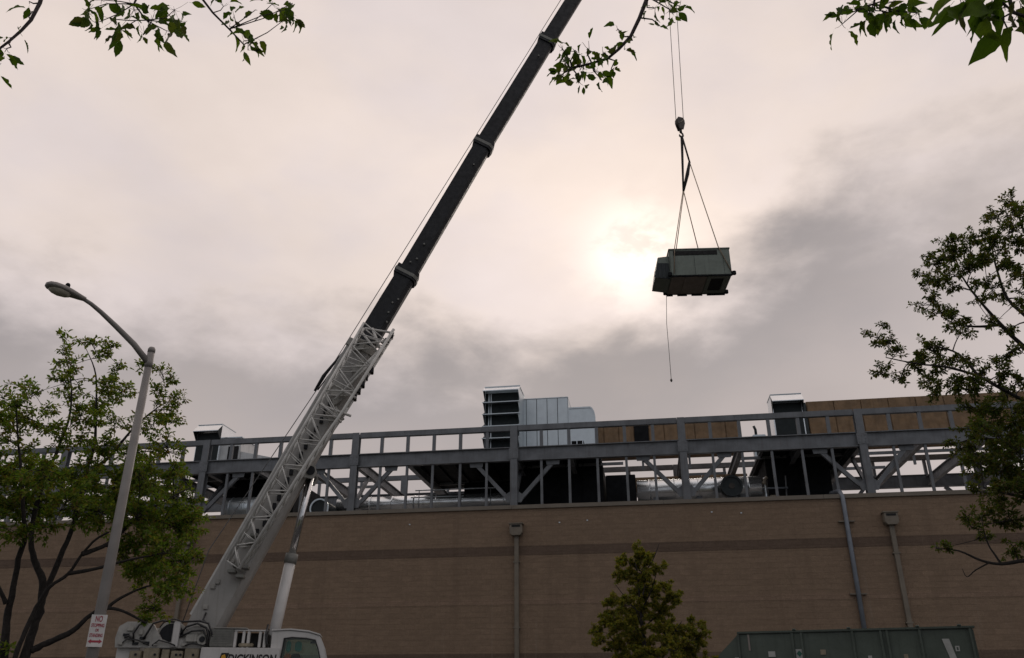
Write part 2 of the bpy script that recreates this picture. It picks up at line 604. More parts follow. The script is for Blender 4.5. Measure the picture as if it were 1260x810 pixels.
# ------------------------------------------------------------------ building
ROOF = 8.25
bld = thing('store_building', 'long brown split-face block building with darker bands and a steel-framed roof', 'building', wf(0, 0), -WA)
U0, U1 = -48, 42
bands = [('wall', 0.0, 2.70, 'block_brown', 0.0), ('band', 2.70, 3.12, 'block_dark', 0.012), ('wall', 3.12, 4.86, 'block_brown', 0.0),
         ('band', 4.86, 5.06, 'block_light', 0.008), ('wall', 5.06, 6.70, 'block_brown', 0.0), ('band', 6.70, 7.05, 'block_dark', 0.012),
         ('wall', 7.05, 8.50, 'block_brown', 0.0)]
for nm, z0, z1, m_, pr in bands:
    MB().box(U0, U1, -pr, 0.4, z0, z1).build(nm, m_, bld)
for k in range(15):       # metal coping in lengths
    a = U0 + k * 6.0
    MB().box(a + 0.006, a + 5.994, -0.07, 0.47, 8.503, 8.655).build('coping', 'coping', bld)
MB().box(U0, U1, 0.41, 42, 0, ROOF).build('roof_deck', 'roof_membrane', bld)


def downspout(u, zb=0.2):
    h = MB()
    h.prism([(-0.24, 7.86), (0.24, 7.86), (0.25, 7.74), (0.25, 7.52), (0.16, 7.42), (-0.16, 7.42), (-0.25, 7.52), (-0.25, 7.74)], -0.32, -0.003)
    hd = h.build('collector_head', 'downspout_tan', bld, (u, 0, 0), 0.012)
    MB().box(-0.17, 0.17, -0.33, -0.26, 7.74, 7.82).build('scupper_slot', 'opening_black', hd)
    MB().box(-0.28, 0.28, -0.35, -0.002, 7.862, 7.90).build('rim', 'downspout_tan', hd)
    p = MB().box(-0.085, 0.085, -0.16, -0.025, zb, 7.43).build('downspout', 'downspout_tan', bld, (u, 0, 0), 0.01)
    for z in (1.5, 4.0, 6.4):
        MB().box(-0.13, 0.13, -0.17, -0.006, z, z + 0.05).build('strap', 'downspout_tan', p)


for u in (-27.8, -13.72, 0.20, 14.22, 28.2):
    downspout(u)
pp = MB().tube([(12.67, -0.1, 0.3), (12.67, -0.1, 8.55), (12.64, 0.1, 8.80), (12.5, 0.9, 8.9)], 0.085, 10).build('vent_pipe', 'pipe_grey', bld)
for z in (5.0, 2.2, 7.6):
    MB().box(12.38, 12.96, -0.125, -0.016, z, z + 0.045).build('pipe_strap', 'downspout_tan', pp)
# a few small fixings on the wall
for u, z in ((-4.2, 8.0), (1.9, 7.9), (7.8, 8.12), (8.9, 8.05), (3.0, 7.95)):
    MB().box(u - .03, u + .03, -0.03, -0.004, z, z + .04).build('wall_fixing', 'galvanised', bld)

# ------------------------------------------------------------------ steel equipment platform on the roof
plat = thing('roof_steel_frame', 'grey painted steel equipment frame of columns and beams along the roof edge', 'steel frame', wf(0, 0.6, ROOF), -WA)
BAY = 6.95
DEP = 7.6
Z = lambda z: z - ROOF
cols = [BAY * k for k in range(-5, 5)]


def hcol(z0, z1, w=0.30):
    """wide-flange column standing at the origin"""
    m = MB()
    m.box(-w / 2, w / 2, -w / 2, -w / 2 + 0.03, z0, z1)
    m.box(-w / 2, w / 2, w / 2 - 0.03, w / 2, z0, z1)
    m.box(-0.02, 0.02, -w / 2 + 0.031, w / 2 - 0.031, z0, z1)
    m.box(-w / 2 - .06, w / 2 + .06, -w / 2 - .06, w / 2 + .06, z0 - 0.001, z0 + 0.035)
    return m


c0 = hcol(0.002, Z(12.15)).build('column', 'steel_primer', plat, (cols[0], -0.02, 0))
for d in (0, DEP):
    for u in cols:
        if d == 0 and u == cols[0]:
            continue
        share(c0, plat, (u, d - 0.02, 0))
L = BAY - 0.31
rail0 = MB().box(-L / 2, L / 2, -0.09, 0.09, Z(11.93), Z(12.17)).build('top_rail', 'steel_primer', plat, (cols[0] + BAY / 2, 0, 0), 0.012)
beam0 = MB().ibeam((-L / 2, 0, Z(10.925)), (L / 2, 0, Z(10.925)), 0.22, 0.59).build('main_beam', 'steel_primer', plat, (cols[0] + BAY / 2, 0, 0))
pu0 = MB().box(-0.065, 0.065, -0.065, 0.065, Z(11.222), Z(11.928)).build('upper_post', 'steel_primer', plat, (cols[0] + BAY / 6, 0, 0))
pl0 = MB().box(-0.05, 0.05, -0.05, 0.05, 0.002, Z(10.628)).build('lower_post', 'steel_primer', plat, (cols[0] + BAY / 6, 0, 0))
for d in (0, DEP):
    for k in range(len(cols) - 1):
        if not (d == 0 and k == 0):
            share(rail0, plat, (cols[k] + BAY / 2, d, 0))
            share(beam0, plat, (cols[k] + BAY / 2, d, 0))
        for j in range(1, 6):
            if d == 0 and k == 0 and j == 1:
                continue
            u = cols[k] + BAY * j / 6
            if d == 0 or j % 2 == 0:
                share(pu0, plat, (u, d, 0))
            if d == 0:
                share(pl0, plat, (u + random.uniform(-.02, .02), d + 0.0, 0))
br_r = MB().bar((0.17, 0, Z(8.98)), (1.66, 0, Z(10.60)), 0.14, 0.16).build('brace', 'steel_primer', plat, (cols[0], 0.13, 0))
br_l = MB().bar((-0.17, 0, Z(8.98)), (-1.66, 0, Z(10.60)), 0.14, 0.16).build('brace', 'steel_primer', plat, (cols[1], 0.13, 0))
for k, u in enumerate(cols):
    if k > 0:
        share(br_r, plat, (u, 0.13, 0))
    if k > 1:
        share(br_l, plat, (u, 0.13, 0))
for d in (DEP,):
    for u in cols[1:]:
        share(br_r, plat, (u, d - 0.13, 0))
        share(br_l, plat, (u, d - 0.13, 0))
LC = DEP - 0.24
xb0 = MB().ibeam((0, 0.12, Z(10.90)), (0, 0.12 + LC, Z(10.90)), 0.20, 0.42).build('cross_beam', 'steel_primer', plat, (cols[0] + 0.0, 0, 0))
for k in range(len(cols) - 1):
    for j in range(3):
        if k == 0 and j == 0:
            continue
        u = cols[k] + BAY * j / 3
        if k in (4, 5) and j == 2:
            continue
        share(xb0, plat, (u, 0, 0))
# gusset plates with bolts where braces meet columns and beams
gu0 = MB().prism([(-0.42, Z(9.16)), (-0.30, Z(8.90)), (0.30, Z(8.90)), (0.42, Z(9.16)), (0.20, Z(9.34)), (-0.20, Z(9.34))], 0.16, 0.175).build('gusset_plate', 'steel_primer', plat, (cols[0], -0.21, 0))
gt0 = MB().prism([(-0.26, Z(10.44)), (0.26, Z(10.44)), (0.30, Z(10.66)), (-0.30, Z(10.66))], 0.0, 0.015).build('gusset_plate', 'steel_primer', plat, (cols[0] + 1.62, 0.035, 0))
pl_b = MB().box(-0.20, 0.20, -0.012, 0.0, Z(10.70), Z(11.14))
pl_b.box(-0.012, 0.012, -0.02, -0.013, Z(10.70), Z(11.14))
for zz in (10.78, 10.92, 11.06):
    for xx in (-0.12, 0.12):
        pl_b.tube([(xx, -0.03, Z(zz)), (xx, -0.011, Z(zz))], 0.022, 6)
sp0 = pl_b.build('splice_plate', 'steel_primer', plat, (cols[0], -0.172, 0))
for u in cols[1:]:
    share(gu0, plat, (u, -0.21, 0))
    share(sp0, plat, (u, -0.172, 0))
    share(gt0, plat, (u + 1.62, 0.035, 0))
    share(gt0, plat, (u - 1.62, 0.035, 0))
# knee braces from the columns back to the cross beams
kb0 = MB().bar((0, 0.16, Z(9.0)), (0, 1.9, Z(10.66)), 0.12, 0.14, (0, 1, 0)).build('knee_brace', 'steel_primer', plat, (cols[0], 0, 0))
for u in cols[1:]:
    share(kb0, plat, (u, 0, 0))
# thin purlins between the cross beams
pur0 = MB().box(-L / 6 + .12, L / 6 - .12, -0.04, 0.04, Z(10.98), Z(11.10)).build('purlin', 'steel_primer', plat, (cols[0] + BAY / 6, 2.6, 0))
for k in range(1, len(cols) - 1):
    for j in range(3):
        for d in (2.6, 5.1):
            if random.random() < 0.5:
                share(pur0, plat, (cols[k] + BAY * (j + .5) / 3, d, 0))

# ------------------------------------------------------------------ equipment on the platform
DECK = 11.225


def eq(name, label, cat, u, o, z, group=None):
    return thing(name, label, cat, wf(u, o, z), -WA, group)


# tall galvanised intake with louvre hoods (centre)
lv = eq('louvered_intake', 'tall galvanised air intake with stacked dark louver hoods beside the silver duct', 'air intake', -0.84, 2.2, DECK)
w, h = 0.80, 3.42
MB().box(-w, w, 0.25, 1.75, 0, h).build('casing', 'galvanised', lv, None, 0.012)
MB().box(-w - 0.02, w + 0.02, 0.23, 1.77, h + 0.002, h + 0.05).build('cap', 'galvanised', lv)
MB().box(-w + 0.03, w - 0.03, 0.205, 0.247, 0.02, h - 0.3).build('throat', 'hood_inner', lv)
for k in range(6):
    zt = h - 0.02 - k * 0.56
    if k == 0:
        bp_ = [(0.20, zt), (-0.22, zt - 0.26), (-0.22, zt - 0.30), (0.20, zt - 0.04)]
    else:
        bp_ = [(0.20, zt - 0.20), (-0.22, zt - 0.265), (-0.22, zt - 0.30), (0.20, zt - 0.235)]
    MB().prism(bp_, -w - 0.04, w + 0.04, 'x').build('louver_blade', 'galvanised_bright' if k == 0 else 'galvanised', lv)
    for s in (-1, 1):
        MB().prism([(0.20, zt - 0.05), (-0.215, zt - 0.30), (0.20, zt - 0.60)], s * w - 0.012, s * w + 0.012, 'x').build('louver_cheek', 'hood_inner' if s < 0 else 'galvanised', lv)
for x in (-w + 0.2, -w + 0.3):
    MB().box(x - .02, x + .02, 0.16, 0.20, 0.0, h - 0.35).build('mullion', 'galvanised', lv)

# silver sheet-metal ducts beside it
sd = eq('silver_duct', 'large pale galvanised sheet-metal duct box right of the louvered intake', 'duct', 1.05, 3.9, DECK)
MB().box(-1.22, 0.98, 0.02, 1.6, 0, 3.26).build('casing', 'louver_dark', sd)
MB().box(0.982, 0.995, 0.03, 1.6, 0.02, 3.25).build('panel', 'galvanised', sd)
for k in range(-1, 4):
    a = -0.985 + k * 0.4925
    MB().box(a + 0.014, a + 0.4785, -0.012, 0.018, 0.02, 3.25).build('panel', 'galvanised', sd, None, 0.004)
MB().box(-1.24, 1.0, -0.03, 1.62, 3.262, 3.30).build('top_flange', 'galvanised', sd)
sd2 = eq('duct_elbow', 'low galvanised duct elbow with a rounded end right of the tall silver duct', 'duct', 2.66, 3.8, DECK)
prof = [(-0.60, 0), (0.62, 0), (0.62, 2.2), (0.58, 2.45), (0.50, 2.62), (0.40, 2.70), (-0.60, 2.70)]
MB().prism(prof, 0.0, 1.1).build('casing', 'galvanised', sd2, None, 0.01)
MB().ring([(p * 1.03, q * 1.01) for p, q in prof], [(p * 0.97, q * 0.985) for p, q in prof], -0.03, -0.002).build('flange', 'galvanised', sd2)
db = eq('damper_box', 'dark narrow damper box between silver duct and brown duct', 'damper', 2.45, 3.25, DECK)
MB().box(-0.30, 0.30, 0, 0.5, 0, 0.95).build('casing', 'unit_black', db, None, 0.01)
for x in (-0.26, 0.0, 0.26):
    MB().box(x - 0.02, x + 0.02, -0.03, -0.002, 0, 0.95).build('rib', 'galvanised', db)

# brown faced insulated ducts


def brown_duct(u0, u1, o, z0, z1, dep, npan, label, dark=()):
    t = eq('insulated_duct', label, 'duct', (u0 + u1) / 2, o, DECK)
    w = (u1 - u0) / 2
    MB().box(-w, w, 0.02, dep, z0 - DECK, z1 - DECK).build('core', 'insulation_brown', t)
    st = 2 * w / npan
    for k in range(npan):
        a = -w + k * st
        if k in dark:
            MB().box(a + 0.02, a + st - 0.02, -0.03, 0.018, z0 - DECK + .01, z1 - DECK - .01).build('joint_band', 'unit_black', t)
            continue
        e = random.uniform(-0.012, 0.012)
        MB().box(a + 0.012, a + st - 0.012, -0.04 + e, 0.018, z0 - DECK + 0.01 + e, z1 - DECK - 0.012 + e).build('panel', 'insulation_brown', t, None, 0.015)
    n = max(2, int(w))
    for k in range(n + 1):
        x = -w + 0.3 + (2 * w - 0.6) * k / n
        MB().box(x - .05, x + .05, 0.3, 0.4, 0, z0 - DECK - 0.002).build('support_leg', 'steel_primer', t)
    return t


brown_duct(2.9, 9.9, 5.0, 12.00, 13.42, 1.3, 10, 'brown insulated duct run ending left of the right-hand hood, below the top rail', (3,))
brown_duct(13.1, 30.0, 5.8, 12.25, 14.33, 1.3, 14, 'long brown insulated duct rising above the top rail at the right', ())
be = eq('duct_joint', 'small dark galvanised cap at the left end of the right brown duct', 'duct cap', 12.82, 5.8, DECK)
MB().box(-0.26, 0.24, -0.03, 1.3, 1.1, 3.06).build('casing', 'louver_dark', be, None, 0.01)
MB().box(-0.22, 0.22, 0.1, 0.2, 0, 1.098).build('leg', 'steel_primer', be)
MB().box(-0.05, 0.02, -0.06, -0.032, 1.1, 3.05).build('rib', 'galvanised', be)


def hood_unit(u, o, wd, z0, ztop, dep, label, side):
    """square intake on a stem with a sloping hood over the mouth"""
    t = eq('intake_hood', label, 'intake hood', u, o, DECK)
    b, tp = z0 - DECK, ztop - DECK
    hw = wd / 2
    if b > 0.02:
        MB().box(-hw + 0.12, hw - 0.12, 0.3, dep - 0.15, 0, b - 0.002).build('stem', 'galvanised', t)
    MB().box(-hw, hw, 0.1, dep, b, tp).build('casing', 'galvanised_bright', t, None, 0.012)
    MB().box(-hw + 0.05, hw - 0.05, 0.07, 0.098, b + 0.05, tp - 0.42).build('mouth', 'hood_inner', t)
    hd = MB()
    hd.prism([(0.10, tp), (-0.32, tp - 0.40), (-0.32, tp - 0.43), (0.10, tp - 0.03)], -hw - 0.02, hw + 0.02, 'x')
    hd.build('hood', 'galvanised_bright', t)
    for s in (-1, 1):
        MB().prism([(0.098, tp - 0.04), (-0.31, tp - 0.435), (0.098, tp - 0.85)], s * hw - 0.012, s * hw + 0.012, 'x').build('hood_cheek', 'hood_inner', t)
    MB().box(-hw - .02, hw + .02, 0.08, dep + 0.02, tp + 0.002, tp + 0.03).build('cap', 'galvanised', t)
    return t


hood_unit(11.78, 3.3, 1.30, 11.70, 13.92, 1.2, 'galvanised intake hood with dark mouth beside the long brown duct', 1)
hood_unit(-15.55, 3.3, 1.25, 11.75, 13.85, 1.5, 'galvanised intake hood with sloping top beside the street-lamp tree', 1)
for k in range(3):
    t_ = MB().box(-16.2, -14.9, 3.18, 3.22, 11.3 + k * .16, 11.36 + k * .16)
lb = eq('rooftop_unit', 'pale rooftop unit box with dark doorway next to left intake hood', 'rooftop unit', -13.6, 3.6, DECK)
MB().box(-1.5, -0.33, 0.02, 1.5, 0, 1.97).build('casing', 'unit_white', lb, None, 0.015)
MB().box(-1.53, -0.30, -0.02, 1.53, 1.972, 2.02).build('cap', 'galvanised', lb)
MB().box(-0.95, -0.42, -0.015, 0.018, 0.3, 1.55).build('doorway', 'opening_black', lb)
MB().prism([(-0.328, 0), (1.6, 0), (1.25, 0.95), (-0.328, 1.3)], 0.1, 1.4).build('sloped_cowl', 'unit_white', lb, None, 0.01)
sm = eq('roof_curb_box', 'flat galvanised box lid showing just above the main beam left of intake', 'roof box', -3.3, 2.6, DECK)
MB().box(-0.65, 0.65, 0, 1.0, 0, 0.42).build('casing', 'galvanised', sm, None, 0.01)
MB().box(-0.68, 0.68, -0.03, 1.03, 0.422, 0.47).build('lid', 'galvanised', sm)
wk = eq('condenser_box', 'small pale condenser box behind the rail beside right intake hood', 'condenser', 10.55, 4.2, DECK)
MB().box(-0.28, 0.28, 0, 0.5, 0, 1.15).build('casing', 'galvanised', wk, None, 0.02)
MB().tube([(-0.1, 0.25, 1.15), (-0.1, 0.25, 1.45), (-0.16, 0.25, 1.62)], 0.06, 8).build('stack', 'louver_dark', wk)
MB().box(-0.2, 0.2, -0.02, -0.002, 0.2, 0.9).build('grille', 'louver_dark', wk)

# solid steel pans the heavy equipment stands on (seen dark from below)
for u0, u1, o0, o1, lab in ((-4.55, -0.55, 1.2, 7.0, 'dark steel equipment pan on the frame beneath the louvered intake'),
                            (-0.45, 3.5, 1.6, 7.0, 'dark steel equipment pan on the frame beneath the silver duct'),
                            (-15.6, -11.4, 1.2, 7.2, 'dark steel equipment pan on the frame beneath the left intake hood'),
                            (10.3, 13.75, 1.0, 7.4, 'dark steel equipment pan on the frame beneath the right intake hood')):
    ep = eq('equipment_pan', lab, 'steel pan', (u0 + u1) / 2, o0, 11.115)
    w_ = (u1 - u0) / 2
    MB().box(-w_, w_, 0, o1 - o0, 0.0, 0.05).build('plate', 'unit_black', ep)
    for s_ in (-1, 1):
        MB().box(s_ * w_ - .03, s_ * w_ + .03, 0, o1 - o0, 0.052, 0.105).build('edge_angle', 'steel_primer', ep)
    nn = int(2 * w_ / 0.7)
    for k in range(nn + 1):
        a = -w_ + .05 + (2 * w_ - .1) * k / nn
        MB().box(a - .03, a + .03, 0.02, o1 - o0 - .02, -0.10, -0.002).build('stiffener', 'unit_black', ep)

lo = thing('insulated_duct', 'low brown insulated duct under the frame behind the round silver duct', 'duct', wf(7.4, 4.7, ROOF), -WA)
for k in range(5):
    MB().box(-2.5 + k * 1.0 + .01, -1.5 + k * 1.0 - .01, 0, 0.8, 2.0, 2.5).build('panel', 'insulation_brown', lo, None, 0.012)
for x in (-2.2, 0, 2.2):
    MB().box(x - .05, x + .05, 0.2, 0.3, 0, 1.998).build('support_leg', 'steel_primer', lo)

# equipment under the platform, standing on the roof


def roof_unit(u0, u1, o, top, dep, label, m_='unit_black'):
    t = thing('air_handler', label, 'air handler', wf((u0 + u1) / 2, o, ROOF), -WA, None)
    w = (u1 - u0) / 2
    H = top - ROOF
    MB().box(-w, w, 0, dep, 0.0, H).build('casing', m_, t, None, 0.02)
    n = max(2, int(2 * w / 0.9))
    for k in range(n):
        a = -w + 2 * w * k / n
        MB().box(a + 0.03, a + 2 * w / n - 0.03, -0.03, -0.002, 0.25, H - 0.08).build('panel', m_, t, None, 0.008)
    return t


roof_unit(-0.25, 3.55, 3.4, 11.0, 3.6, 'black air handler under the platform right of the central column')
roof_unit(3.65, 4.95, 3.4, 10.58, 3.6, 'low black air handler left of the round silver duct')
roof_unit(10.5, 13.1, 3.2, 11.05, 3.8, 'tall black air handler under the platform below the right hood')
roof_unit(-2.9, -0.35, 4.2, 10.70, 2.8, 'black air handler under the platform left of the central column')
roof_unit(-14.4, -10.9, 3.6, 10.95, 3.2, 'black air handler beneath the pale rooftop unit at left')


def round_duct(name, label, pts, r, mat_='galvanised_bright', ribs=0, end=None):
    base = Vector(pts[0])
    t = thing(name, label, 'duct', wf(base.x, base.y, ROOF), -WA)
    lp = [(p[0] - base.x, p[1] - base.y, p[2] - ROOF) for p in pts]
    MB().tube(lp, r, 28).build('barrel', mat_, t)
    a, b = Vector(lp[0]), Vector(lp[-1])
    for k in range(ribs):
        f = (k + 0.5) / ribs
        p = a.lerp(b, f)
        d = (b - a).normalized() * 0.03
        MB().tube([p - d, p + d], r + 0.012, 28).build('collar', mat_, t)
    for f in (0.15, 0.5, 0.85):
        p = a.lerp(b, f)
        MB().box(p.x - .12, p.x + .12, p.y - r * .7, p.y + r * .7, 0, p.z - r * 0.72).build('saddle', 'steel_primer', t)
    return t


round_duct('round_duct', 'shiny round silver duct lying under the platform right of the black units', [(5.0, 2.6, 9.62), (10.1, 2.6, 9.62)], 0.47, ribs=5)
round_duct('round_duct', 'long low silver pipe duct just above the coping left of the central column', [(-8.6, 3.4, 9.62), (-0.3, 3.4, 9.62)], 0.36, ribs=8)
round_duct('round_duct', 'fat dull silver duct drum standing behind the crane boom', [(-13.4, 2.1, 9.35), (-11.4, 2.1, 9.35)], 0.52, 'galvanised', ribs=3)
fe = thing('duct_opening', 'round black open duct end facing out under the right platform bay', 'duct end', wf(8.82, 1.45, ROOF), -WA)
MB().tube([(0, 0.02, 1.22), (0, 0.55, 1.22)], 0.42, 28).build('barrel', 'louver_dark', fe)
rg = MB()
rg.ring([(0.44 * math.cos(2 * math.pi * k / 28), 1.22 + 0.44 * math.sin(2 * math.pi * k / 28)) for k in range(28)],
        [(0.36 * math.cos(2 * math.pi * k / 28), 1.22 + 0.36 * math.sin(2 * math.pi * k / 28)) for k in range(28)], -0.04, 0.019)
rg.build('rim', 'louver_dark', fe)
MB().box(-0.2, 0.2, 0.1, 0.4, 0, 0.81).build('stand', 'steel_primer', fe)
MB().tube([(0, -0.01, 1.22), (0, 0.018, 1.22)], 0.12, 16).build('hub', 'hook_dark', fe)
fe2 = thing('duct_opening', 'round black duct mouth partly behind the crane lift cylinder', 'duct end', wf(-8.95, 2.0, ROOF), -WA)
MB().tube([(0, 0.02, 1.0), (0, 1.4, 1.0)], 0.42, 28).build('barrel', 'louver_dark', fe2)
MB().ring([(0.44 * math.cos(2 * math.pi * k / 28), 1.0 + 0.44 * math.sin(2 * math.pi * k / 28)) for k in range(28)],
          [(0.37 * math.cos(2 * math.pi * k / 28), 1.0 + 0.37 * math.sin(2 * math.pi * k / 28)) for k in range(28)], -0.04, 0.019).build('rim', 'galvanised', fe2)
MB().box(-0.2, 0.2, 0.1, 0.4, 0, 0.59).build('stand', 'steel_primer', fe2)
# valve set between duct and black unit
vs_ = thing('valve_assembly', 'small pipe and valve cluster between round duct and right black unit', 'valves', wf(10.25, 2.3, ROOF), -WA)
MB().tube([(0, 0, 0), (0, 0, 1.7)], 0.05, 10).build('riser', 'galvanised', vs_)
MB().tube([(-0.3, 0, 1.25), (0.9, 0, 1.25)], 0.04, 8).build('pipe', 'pipe_grey', vs_)
MB().tube([(-0.12, 0, 1.5), (0.0, 0, 1.42), (0.0, 0, 1.62), (0.12, 0, 1.72)], 0.07, 8).build('valve_body', 'downspout_tan', vs_)
MB().box(0.15, 0.5, -0.1, 0.1, 0.5, 0.95).build('valve_box', 'cream', vs_, None, 0.01)
MB().tube([(0.75, 0.1, 0), (0.9, 0.2, 1.8)], 0.03, 8).build('stay', 'steel_primer', vs_)
# stacked conduit racks seen below the beam, left of centre
for k, (zz, u0, u1, o) in enumerate(((10.05, -4.8, -1.2, 2.7), (9.75, -5.0, -2.6, 2.75))):
    cr = thing('conduit', ('upper' if k == 0 else 'lower') + ' thin pale conduit crossing in front of the left black air handler', 'conduit', wf(u0, o, ROOF), -WA)
    MB().tube([(0, 0, zz - ROOF), (u1 - u0, 0, zz - ROOF)], 0.03, 8).build('pipe', 'galvanised', cr)
    for f in (0.05, 0.95):
        MB().tube([((u1 - u0) * f, 0, 0), ((u1 - u0) * f, 0, zz - ROOF)], 0.02, 8).build('support_leg', 'steel_primer', cr)

# ------------------------------------------------------------------ crane
PB = Vector((-8.02, 22.94, 0))
CRZ = R(9.509)
CD, CN = Vector((math.cos(CRZ), math.sin(CRZ), 0)), Vector((-math.sin(CRZ), math.cos(CRZ), 0))
crane = thing('mobile_crane', 'white mobile truck crane with dark telescopic boom raised over the roof', 'crane', PB, CRZ)


def cl(px, py, off=0.0):
    """photo pixel -> crane-local point in the vertical plane off metres behind the boom plane"""
    r = ray(px, py)
    c = PB.dot(CN) + off
    t = c / (r.x * CN.x + r.y * CN.y)
    p = Vector((r.x * t, r.y * t, EYE + r.z * t)) - PB
    return Vector((p.dot(CD), off, p.z))


def loft_box(mb, pts, w, hs, ch=0.18):
    """boom section: chamfered box following pts in the local xz plane, hs = depth at each point"""
    n = len(pts)
    rings = []
    for i, p in enumerate(pts):
        d = (pts[min(i + 1, n - 1)] - pts[max(i - 1, 0)]).normalized()
        up = Vector((-d.z, 0, d.x))                 # towards the back (upper) side of the boom
        H, W = hs[i] / 2, w / 2
        c = ch * hs[i]
        prof = [(-W, H), (W, H), (W, -H + c), (W - c * .6, -H + c * .3), (W - c * 1.1, -H), (-W + c * 1.1, -H), (-W + c * .6, -H + c * .3), (-W, -H + c)]
        rings.append([p + Vector((0, a, 0)) + up * b for a, b in prof])
    m = 8
    vs = [v for r_ in rings for v in r_]
    fs = []
    for i in range(n - 1):
        for k in range(m):
            k2 = (k + 1) % m
            fs.append((i * m + k, i * m + k2, (i + 1) * m + k2, (i + 1) * m + k))
    fs += [tuple(range(m - 1, -1, -1)), tuple((n - 1) * m + k for k in range(m))]
    mb.add(vs, fs)


def lerp_path(a, b, n):
    return [a.lerp(b, i / (n - 1)) for i in range(n)]


def section(name, pxs, w, hs, m_):
    mb = MB()
    loft_box(mb, [cl(*p) for p in pxs], w, hs)
    return mb.build(name, m_, crane)


base = section('boom_base', [(249, 782), (256, 768), (371, 563), (446, 431)], 0.70, [0.80, 0.87, 0.87, 0.86], 'boom_grey')
section('boom_section', [(440, 441), (477, 379), (502.5, 337)], 0.60, [0.64, 0.64, 0.63], 'crane_dark')
section('boom_section', [(500, 341), (549, 258), (595.5, 179)], 0.54, [0.585, 0.585, 0.58], 'crane_dark')
section('boom_section', [(593, 183), (635, 115), (673.5, 52)], 0.49, [0.57, 0.565, 0.56], 'crane_dark')
section('boom_section', [(671, 56), (706, 0), (806, -160)], 0.44, [0.54, 0.53, 0.50], 'crane_dark')


def collar(p1, p2, w, h0, m_='crane_dark'):
    a, b = cl(*p1), cl(*p2)
    mb = MB()
    loft_box(mb, [a, b], w, [h0, h0])
    return mb.build('boom_collar', m_, crane)


collar((497, 345), (503, 335), 0.68, 0.76)
collar((592, 185), (597, 176.5), 0.62, 0.71)
collar((670.5, 57), (675, 49.5), 0.57, 0.68)
for p1, p2, w_ in (((498.5, 342.5), (500.5, 339.3), .70), ((593.3, 182.6), (595, 179.8), .64), ((671.8, 54.8), (673.2, 52.4), .59)):
    collar(p1, p2, w_, 0.80 if w_ == .70 else (0.745 if w_ == .64 else .71), 'crane_grey')
collar((443, 436.5), (447.5, 428.5), 0.78, 0.95, 'crane_grime')
# rivet-like inspection pads on the dark sections
for px, py in ((483, 372), (476, 396), (478, 384), (505, 322), (513, 318), (583, 202), (663, 68), (522, 300), (490, 368)):
    p = cl(px, py, -0.335)
    MB().tube([p, p + Vector((0, 0.05, 0))], 0.030, 8).build('pad_bolt', 'crane_grey', crane)
# boom head with sheaves
hp = cl(806, -160)
hd = MB()
hd.prism([(hp.x - 0.45, hp.z - 0.55), (hp.x + 0.25, hp.z - 0.35), (hp.x + 0.55, hp.z + 0.15), (hp.x + 0.25, hp.z + 0.55), (hp.x - 0.2, hp.z + 0.65)], -0.30, 0.30)
hd = hd.build('boom_head', 'crane_dark', crane, None, 0.02)
for yy_ in (-0.12, 0.12):
    MB().tube([hp + Vector((0.30, yy_ - .03, 0.15)), hp + Vector((0.30, yy_ + .03, 0.15))], 0.30, 24).build('sheave', 'hook_dark', hd)
# wear grime plates and fittings on the base section
for (x0, y0, x1, y1) in ((236, 757, 352, 556), (352, 556, 432, 420)):
    a, b = cl(x0, y0, -0.30), cl(x1, y1, -0.30)
    MB().bar(a, b, 0.12, 0.07, (0, 1, 0)).build('cable_guide', 'crane_lattice', crane)
for px, py in ((253, 747), (262, 722), (268, 716), (300, 671), (286, 690)):
    p = cl(px, py, -0.36)
    MB().box(p.x - .06, p.x + .06, p.y - .04, p.y + .03, p.z - .06, p.z + .06).build('bracket', 'crane_grime', crane, None, 0.01)
p = cl(252, 748, -0.365)
MB().tube([p, p + Vector((0, 0.05, 0))], 0.05, 10).build('red_marker', 'sticker_red', crane)
# swing-away lattice jib stowed along the near side
jib = MB()
jl = [cl(281, 692, -0.62), cl(448, 404, -0.62)]
jr = [cl(297, 703, -0.62), cl(382, 569, -0.62), cl(422, 512, -0.62), cl(484, 412, -0.62)]


def jr_at(f):
    ks = [0, 0.455, 0.655, 1.0]
    for i in range(3):
        if f <= ks[i + 1] + 1e-6:
            return jr[i].lerp(jr[i + 1], (f - ks[i]) / (ks[i + 1] - ks[i]))
    return jr[-1]


jb = MB()
dy = Vector((0, -0.42, 0))
ch1 = MB().tube(jl, 0.038, 8).build('jib_chord', 'crane_lattice', crane)
MB().tube([p + dy for p in jl], 0.038, 8).build('jib_chord', 'crane_lattice', crane)
MB().tube(jr, 0.045, 8).build('jib_chord', 'crane_lattice', crane)
MB().tube([p + dy for p in jr], 0.045, 8).build('jib_chord', 'crane_lattice', crane)
NP = 19
for i in range(NP):
    f0, f1 = i / NP, (i + 1) / NP
    a0, a1 = jl[0].lerp(jl[1], f0), jl[0].lerp(jl[1], f1)
    b0, b1 = jr_at(f0), jr_at(f1)
    for q in (Vector((0, 0, 0)), dy):
        l_ = MB().tube([a0 + q, b1 + q] if i % 2 else [b0 + q, a1 + q], 0.019, 6).build('jib_lacing', 'crane_lattice', crane)
        if i % 2 == 0:
            MB().tube([a0 + q, b0 + q], 0.016, 6).build('jib_lacing', 'crane_lattice', crane)
    MB().tube([a0, a1 + dy], 0.016, 6).build('jib_lacing', 'crane_lattice', crane)
    MB().tube([b0, b1 + dy], 0.018, 6).build('jib_lacing', 'crane_lattice', crane)
for k in range(16):
    f = k / 15
    p = cl(318 + (408 - 318) * f + random.uniform(-2, 2), 655 + (496 - 655) * f, -0.40)
    MB().box(p.x - .05, p.x + .05, -0.44, -0.352, p.z - .09, p.z + .09).build('slot_pad', 'crane_dark', crane, None, 0.01)
